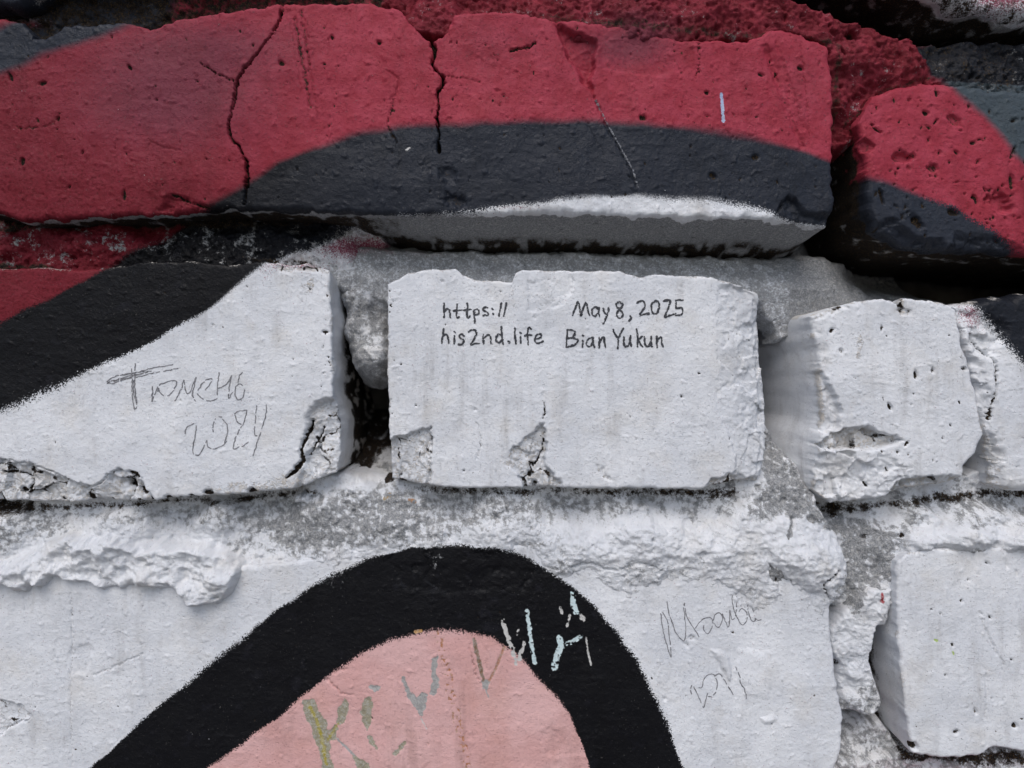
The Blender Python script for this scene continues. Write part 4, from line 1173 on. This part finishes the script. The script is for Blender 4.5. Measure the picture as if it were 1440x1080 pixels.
def strokes_mesh(name, spec, strokes, width, mat, parent, lift=0.10, jitter=0.0, gaps=0.0, seed=0, fray=False):
    VV, FF = [], []
    base = 0
    r = np.random.RandomState(seed)
    for st in strokes:
        w0 = width
        if len(st) == 1:                                   # a dot
            (x, y), w0 = st[0][:2], st[0][2]
            st = [(x - 0.5, y - 0.4), (x + 0.5, y + 0.4)]
        C = smooth_line(st, 0.8) if len(st) > 2 else resample(np.asarray(st, float), 0.5)
        n = len(C)
        if jitter:
            C = C + jitter * np.stack([fbm(C[:, 0], C[:, 1], 6, 2, seed + 1), fbm(C[:, 0], C[:, 1], 6, 2, seed + 2)], 1)
        a = np.arange(n)
        d = np.gradient(C, axis=0) if n > 2 else np.tile(C[1] - C[0], (n, 1))
        d /= np.linalg.norm(d, axis=1, keepdims=True) + 1e-9
        ext = np.stack([-d[:, 1], d[:, 0]], 1)
        # round nib ends
        k = max(2, int(w0 / 2 / 0.5))
        t = np.linspace(1, 0.15, k)[::-1]
        A = C[0] - d[0] * (w0 / 2) * np.linspace(0.95, 0.1, k)[:, None]
        Bq = C[-1] + d[-1] * (w0 / 2) * np.linspace(0.1, 0.95, k)[:, None]
        C = np.vstack([A, C, Bq])
        ext = np.vstack([np.tile(ext[0], (k, 1)), ext, np.tile(ext[-1], (k, 1))])
        cap = np.sqrt(np.clip(1 - np.linspace(0.95, 0.1, k) ** 2, 0, 1))
        W = np.concatenate([cap, np.ones(n), cap[::-1]]) * w0 / 2
        W = W * (1 + 0.36 * fbm(C[:, 0] + 50 * seed, C[:, 1], 9, 2, seed))
        cross = np.linspace(-1, 1, 5)
        G = C[:, None] + ext[:, None] * (W[:, None, None] * cross[None, :, None])
        # the brick is denser than the ink film: take the proudest of the nearby surface
        g = G.reshape(-1, 2)
        y = np.minimum.reduce([surf(spec, g + o) for o in ((0, 0), (0.6, 0), (-0.6, 0), (0, 0.6), (0, -0.6))]) - lift
        X, Z = to_world(g[:, 0], g[:, 1], spec['y0'])
        VV.append(np.stack([X, y / 1000, Z], 1))
        idx = base + np.arange(len(g)).reshape(len(C), 5)
        q = np.stack([idx[:-1, :-1], idx[1:, :-1], idx[1:, 1:], idx[:-1, 1:]], -1)
        if gaps:
            keep = pn(C[:-1, 0] / 5.0, C[:-1, 1] / 5.0, seed) > -0.6 + gaps
            q = q[keep]
        if fray:
            nz = fbm(C[:-1, 0, None] + cross[None, :4] * 3.1 + 13 * seed, C[:-1, 1, None] + cross[None, :4] * 1.7, 3.2, 2, seed + 2)
            lim = np.array([0.25, 0.75, 0.75, 0.25])[None]
            q = q.reshape(-1, 4, 4)[nz < lim]
        FF.append(q.reshape(-1, 4))
        base += len(g)
    return link_mesh(name, np.vstack(VV), np.vstack(FF), None, mat, parent)


def sc(ox, oy, k, strokes):
    return [[(ox + p[0] / k, oy + p[1] / k) + tuple(p[2:]) for p in s] for s in strokes]


ADDRESS = sc(610, 415, 9.0, [
    [(130, 108), (132, 200), (130, 283)], [(135, 208), (165, 175), (195, 182), (205, 215), (207, 262), (214, 284)],
    [(295, 115), (290, 200), (287, 262), (300, 290), (322, 276)], [(252, 200), (300, 195), (343, 188)],
    [(425, 105), (425, 180), (418, 258), (432, 294), (456, 270)], [(374, 192), (420, 188), (470, 182)],
    [(508, 202), (515, 270), (520, 350)], [(502, 200), (540, 180), (572, 196), (570, 228), (545, 248), (518, 250)],
    [(678, 157), (640, 154), (624, 180), (650, 205), (688, 226), (683, 250), (627, 258)],
    [(745, 178, 2.8)], [(752, 238, 3.0)], [(855, 104), (840, 180), (826, 266)], [(920, 102), (905, 170), (884, 264)],
    [(122, 428), (115, 510), (101, 606)], [(110, 530), (145, 503), (170, 512), (184, 555), (186, 606)],
    [(262, 518), (259, 612)], [(265, 465, 3.0)],
    [(388, 514), (355, 497), (322, 512), (337, 545), (374, 566), (376, 604), (345, 627), (314, 624)],
    [(443, 463), (480, 442), (523, 447), (538, 490), (515, 550), (467, 622), (520, 614), (577, 610)],
    [(628, 503), (628, 560), (630, 616)], [(632, 550), (665, 516), (704, 507), (720, 540), (724, 608)],
    [(848, 502), (810, 502), (790, 540), (797, 588), (830, 603), (860, 570)], [(855, 404), (862, 500), (876, 618)],
    [(950, 598, 4.6)], [(1025, 419), (1030, 520), (1041, 611)], [(1096, 528), (1100, 606)], [(1100, 475, 3.0)],
    [(1232, 428), (1214, 411), (1192, 432), (1189, 520), (1194, 624)], [(1153, 515), (1195, 508), (1237, 503)],
    [(1283, 555), (1330, 545), (1362, 525), (1353, 493), (1310, 494), (1280, 540), (1288, 592), (1325, 609), (1382, 584)],
])
strokes_mesh('handwriting', B4, ADDRESS, 3.0, INK, bricks['B4'], jitter=0.45, seed=1, fray=True)['label'] = 'black marker handwriting of a web address'
DATED = sc(785, 410, 7.579, [
    [(154, 250), (180, 185), (209, 108), (228, 180), (242, 258), (265, 190), (291, 114), (310, 180), (333, 252)],
    [(430, 186), (395, 167), (362, 195), (364, 248), (395, 259), (430, 220)], [(435, 173), (432, 220), (443, 264)],
    [(479, 183), (492, 220), (512, 240)], [(539, 174), (525, 240), (480, 344)],
    [(680, 132), (650, 110), (620, 127), (624, 165), (660, 195), (686, 240), (673, 277), (640, 280), (620, 250), (640, 202), (678, 166), (684, 138)],
    [(765, 260), (776, 285), (752, 312)],
    [(841, 122), (885, 100), (922, 126), (920, 170), (867, 249), (920, 240), (965, 235)],
    [(1035, 100), (1002, 130), (992, 190), (1016, 236), (1049, 233), (1076, 180), (1073, 117), (1037, 100)],
    [(1123, 99), (1183, 97), (1188, 130), (1137, 266), (1180, 257), (1247, 238)],
    [(1327, 93), (1257, 94), (1254, 140), (1257, 177), (1308, 173), (1326, 205), (1308, 249), (1252, 254)],
    [(98, 411), (92, 500), (83, 587)], [(97, 409), (150, 414), (180, 445), (150, 485), (102, 501)], [(107, 496), (180, 501), (209, 520), (170, 568), (88, 591)],
    [(262, 523), (260, 592)], [(262, 468, 3.0)],
    [(369, 492), (325, 502), (302, 550), (312, 583), (345, 578), (369, 530)], [(372, 488), (370, 540), (386, 592)],
    [(440, 493), (438, 550), (433, 599)], [(440, 540), (470, 492), (490, 497), (494, 550), (501, 592)],
    [(583, 408), (610, 460), (640, 500)], [(691, 393), (650, 475), (638, 540), (635, 605)],
    [(700, 483), (699, 550), (720, 588), (755, 560), (770, 473)], [(770, 475), (768, 530), (779, 582)],
    [(833, 401), (845, 470), (845, 587)], [(893, 477), (852, 520)], [(852, 520), (875, 560), (898, 589)],
    [(918, 483), (921, 550), (945, 586), (977, 560), (990, 478)], [(990, 480), (988, 540), (997, 587)],
    [(1048, 478), (1048, 540), (1050, 592)], [(1050, 540), (1080, 487), (1099, 492), (1105, 560), (1116, 586)],
])
strokes_mesh('handwriting', B4, DATED, 3.0, INK, bricks['B4'], jitter=0.45, seed=2, fray=True)['label'] = 'black marker handwriting of a date and a name'
PENCILLED = sc(130, 490, 5.333, [
    [(105, 245), (180, 205), (300, 190), (420, 155), (560, 130), (605, 120)], [(110, 262), (200, 235), (330, 215), (480, 180), (655, 148)],
    [(150, 262), (260, 225), (420, 175)], [(170, 205), (330, 180), (440, 170)], [(100, 240), (130, 262), (165, 262)], [(120, 252), (260, 212), (380, 186)],
    [(322, 115), (318, 220), (322, 330), (332, 430), (318, 455), (305, 430), (298, 330), (300, 220), (295, 150)], [(310, 240), (312, 350), (330, 400)],
    [(448, 285), (452, 340), (442, 400), (468, 340), (492, 285), (485, 320), (500, 315)],
    [(500, 275), (580, 245), (628, 245), (620, 290), (580, 345), (535, 355), (500, 320), (495, 285)],
    [(615, 395), (660, 310), (688, 235), (692, 290), (705, 335), (735, 320), (775, 215), (765, 280), (750, 340), (772, 395)],
    [(848, 312), (880, 270), (895, 225), (850, 240), (805, 290), (790, 340), (830, 380), (900, 392), (935, 375)],
    [(950, 180), (940, 260), (935, 350)], [(940, 300), (1000, 270), (1045, 205)], [(1045, 205), (1025, 300), (1020, 375), (1050, 330)],
    [(1125, 175), (1100, 215), (1090, 260)], [(1075, 280), (1068, 340), (1090, 385), (1130, 360), (1140, 300), (1110, 265), (1075, 285)],
    [(695, 655), (695, 610), (730, 580), (770, 565), (775, 620), (760, 700), (750, 770), (770, 800), (810, 785), (855, 690)],
    [(855, 690), (865, 735), (910, 755), (980, 725), (1005, 690)], [(905, 625), (905, 570), (930, 520), (970, 510)], [(975, 530), (1010, 580), (1010, 640), (990, 705)],
    [(1065, 490), (1100, 468), (1155, 465)], [(1065, 500), (1085, 550), (1110, 570)], [(1155, 465), (1130, 560), (1090, 630), (1055, 745), (1100, 740)], [(1120, 738), (1170, 700)],
    [(1230, 430), (1220, 520), (1212, 620), (1220, 655), (1250, 650)], [(1303, 425), (1300, 480), (1270, 600), (1245, 670), (1205, 805)],
])
strokes_mesh('handwriting', B3, PENCILLED, 1.45, PENCIL, bricks['B3'], 0.07, 0.8, 0.12, 3)['label'] = 'thin grey pencil scrawl of a place and a year'
PENCILLED2 = sc(900, 820, 5.685, [
    [(165, 240), (175, 330), (200, 440), (248, 595), (240, 480), (225, 330), (205, 275), (180, 230)],
    [(215, 145), (228, 230), (260, 320), (290, 400), (350, 465), (365, 400), (362, 300), (350, 200), (355, 160)], [(355, 160), (375, 270), (430, 360), (475, 430)],
    [(440, 360), (480, 310), (540, 275), (580, 295), (575, 360), (545, 405), (515, 380), (510, 340)], [(585, 300), (600, 255), (640, 240), (660, 290), (630, 355), (590, 320)],
    [(660, 250), (690, 320), (710, 355), (718, 270), (720, 215), (735, 290), (760, 280)],
    [(760, 280), (775, 190), (770, 90), (755, 75), (738, 110), (745, 190), (775, 270), (815, 335), (850, 310), (860, 250), (820, 205), (795, 230)],
    [(860, 180), (900, 170), (920, 190)], [(862, 180), (875, 260), (905, 312), (925, 290), (905, 210)], [(925, 280), (945, 300), (975, 295)],
    [(410, 885), (402, 840), (418, 815), (450, 870), (490, 960), (510, 990), (525, 930), (540, 880)],
    [(470, 835), (495, 830), (510, 770), (550, 730), (590, 735), (615, 790), (610, 850), (580, 900), (545, 905)],
    [(600, 740), (640, 725), (670, 770), (745, 890)], [(765, 670), (795, 740), (800, 790), (835, 850), (850, 920)],
])
strokes_mesh('handwriting', B7, PENCILLED2, 1.25, PENCIL, bricks['B7'], 0.07, 0.6, 0.08, 4)['label'] = 'faint pencil scrawl beside the black arch'


# ---- the rest of the wall outside the picture: plain bricks in the same bond, sharing a few meshes
def box_brick_mesh(w, h, seed):
    r = np.random.RandomState(seed)
    nx, nz = 9, 5
    xs, zs = np.linspace(-w / 2, w / 2, nx), np.linspace(-h / 2, h / 2, nz)
    V, F = [], []
    for j, z in enumerate(zs):
        for i, x in enumerate(xs):
            e = 0.0022 if i in (0, nx - 1) or j in (0, nz - 1) else 0.0
            V.append((x + r.normal(0, 0.0006), e + abs(r.normal(0, 0.0004)), z + r.normal(0, 0.0006)))
    for j in range(nz - 1):
        for i in range(nx - 1):
            a = j * nx + i
            F.append((a, a + 1, a + nx + 1, a + nx))
    ring = list(range(nx)) + [k * nx + nx - 1 for k in range(1, nz)] + [(nz - 1) * nx + i for i in range(nx - 2, -1, -1)] + [k * nx for k in range(nz - 2, 0, -1)]
    b0 = len(V)
    for k in ring:
        V.append((V[k][0], 0.060, V[k][2]))
    n = len(ring)
    for k in range(n):
        F.append((ring[(k + 1) % n], ring[k], b0 + k, b0 + (k + 1) % n))
    me = bpy.data.meshes.new('plain_brick')
    me.from_pydata(V, [], F)
    me.materials.append(PLAIN['white'])
    return me


MESHES = {w: [box_brick_mesh(w, 0.066, 40 + k) for k in range(3)] for w in (0.25, 0.12)}


def zpix(z):
    return 540 - (z - ZC) * PPM


def colour_at(x, z):
    px, py = np.array([x * PPM + 720.0]), np.array([zpix(z)])
    if sd_poly(px, py, PINK)[0] > 0:
        return 'pink'
    if max(sd_poly(px, py, g)[0] for g in (BAND, NAVY_TL, SLATE_TR, ARCH)) > 0:
        return 'dark'
    return 'red' if sd_poly(px, py, RED)[0] > 0 else 'white'


rr = np.random.RandomState(5)
taken = {}
for nm, sp in (('B0', (B0L, B0R)), ('B1', (B1, B2)), ('B3', (B3, B4, B5, B6)), ('B7', (B7, B8))):
    Q = np.vstack([np.vstack([np.asarray(s[k], float) for k in 'TRBL']) for s in sp])
    x0, _ = to_world(Q[:, 0].min(), 0, 0)
    x1, _ = to_world(Q[:, 0].max(), 0, 0)
    taken[nm] = (x0, x1)
rows = {'B0': -170, 'B1': 165, 'B3': 535, 'B7': 918}
zc = {k: ZC - (v - 540) / PPM for k, v in rows.items()}
COURSE = 0.0785
courses = [(zc['B0'] + COURSE * k, None) for k in range(1, 7)] + [(zc[k], k) for k in rows] + [(zc['B7'] - COURSE * k, None) for k in range(1, 18)]
HALF = 1.042
for ci, (z, nm) in enumerate(sorted(courses)):
    if z < 0.03:
        continue
    header = ci % 3 == 0
    spans = [(-HALF, HALF)] if nm is None else [(-HALF, taken[nm][0] - 0.010), (taken[nm][1] + 0.010, HALF)]
    for a, b in spans:
        x = a
        while x < b - 0.05:
            w = 0.12 if (nm is None and ci % 2 and x == a) else 0.25
            if x + w > b + 0.004:
                w = 0.12
                if x + w > b + 0.004:
                    break
            ob = bpy.data.objects.new('brick', MESHES[w][rr.randint(3)])
            S.collection.objects.link(ob)
            ob.parent = wall
            cx = x + w / 2 if a == spans[0][0] and len(spans) == 1 or a > 0 else b - (x - a) - w / 2
            ob.location = (cx, rr.normal(0, 0.0012), z)
            ob.rotation_euler = (0, rr.normal(0, 0.004), rr.normal(0, 0.006))
            c = colour_at(cx, z)
            ob.material_slots[0].link = 'OBJECT'
            ob.material_slots[0].material = PLAIN[c]
            x += w + 0.012


def grid_mesh(name, quads, mat, parent):
    V, F = [], []
    for (x0, z0, x1, z1, y) in quads:
        b = len(V)
        V += [(x0, y, z0), (x1, y, z0), (x1, y, z1), (x0, y, z1)]
        F.append((b, b + 1, b + 2, b + 3))
    me = bpy.data.meshes.new(name)
    me.from_pydata(V, [], F)
    me.materials.append(mat)
    ob = bpy.data.objects.new(name, me)
    S.collection.objects.link(ob)
    ob.parent = parent
    return ob


TOP = max(z for z, _ in courses) + 0.04
fx0, fz1 = to_world(-110, -100, 0)
fx1, fz0 = to_world(1550, 1165, 0)
grid_mesh('mortar_bed', [(-HALF, 0, fx0, TOP, 0.008), (fx1, 0, HALF, TOP, 0.008), (fx0, 0, fx1, fz0, 0.008), (fx0, fz1, fx1, TOP, 0.008)], PLAIN['mortar'], wall)
# the body of the wall behind the facing bricks
x0, x1, y0, y1, z0, z1 = -HALF, HALF, 0.066, 0.38, 0.0, TOP
me = bpy.data.meshes.new('wall_core')
me.from_pydata([(x0, y0, z0), (x1, y0, z0), (x1, y1, z0), (x0, y1, z0), (x0, y0, z1), (x1, y0, z1), (x1, y1, z1), (x0, y1, z1)], [],
               [(0, 1, 5, 4), (1, 2, 6, 5), (2, 3, 7, 6), (3, 0, 4, 7), (4, 5, 6, 7), (3, 2, 1, 0)])
me.materials.append(CORE)
core = bpy.data.objects.new('wall_core', me)
S.collection.objects.link(core)
core.parent = wall
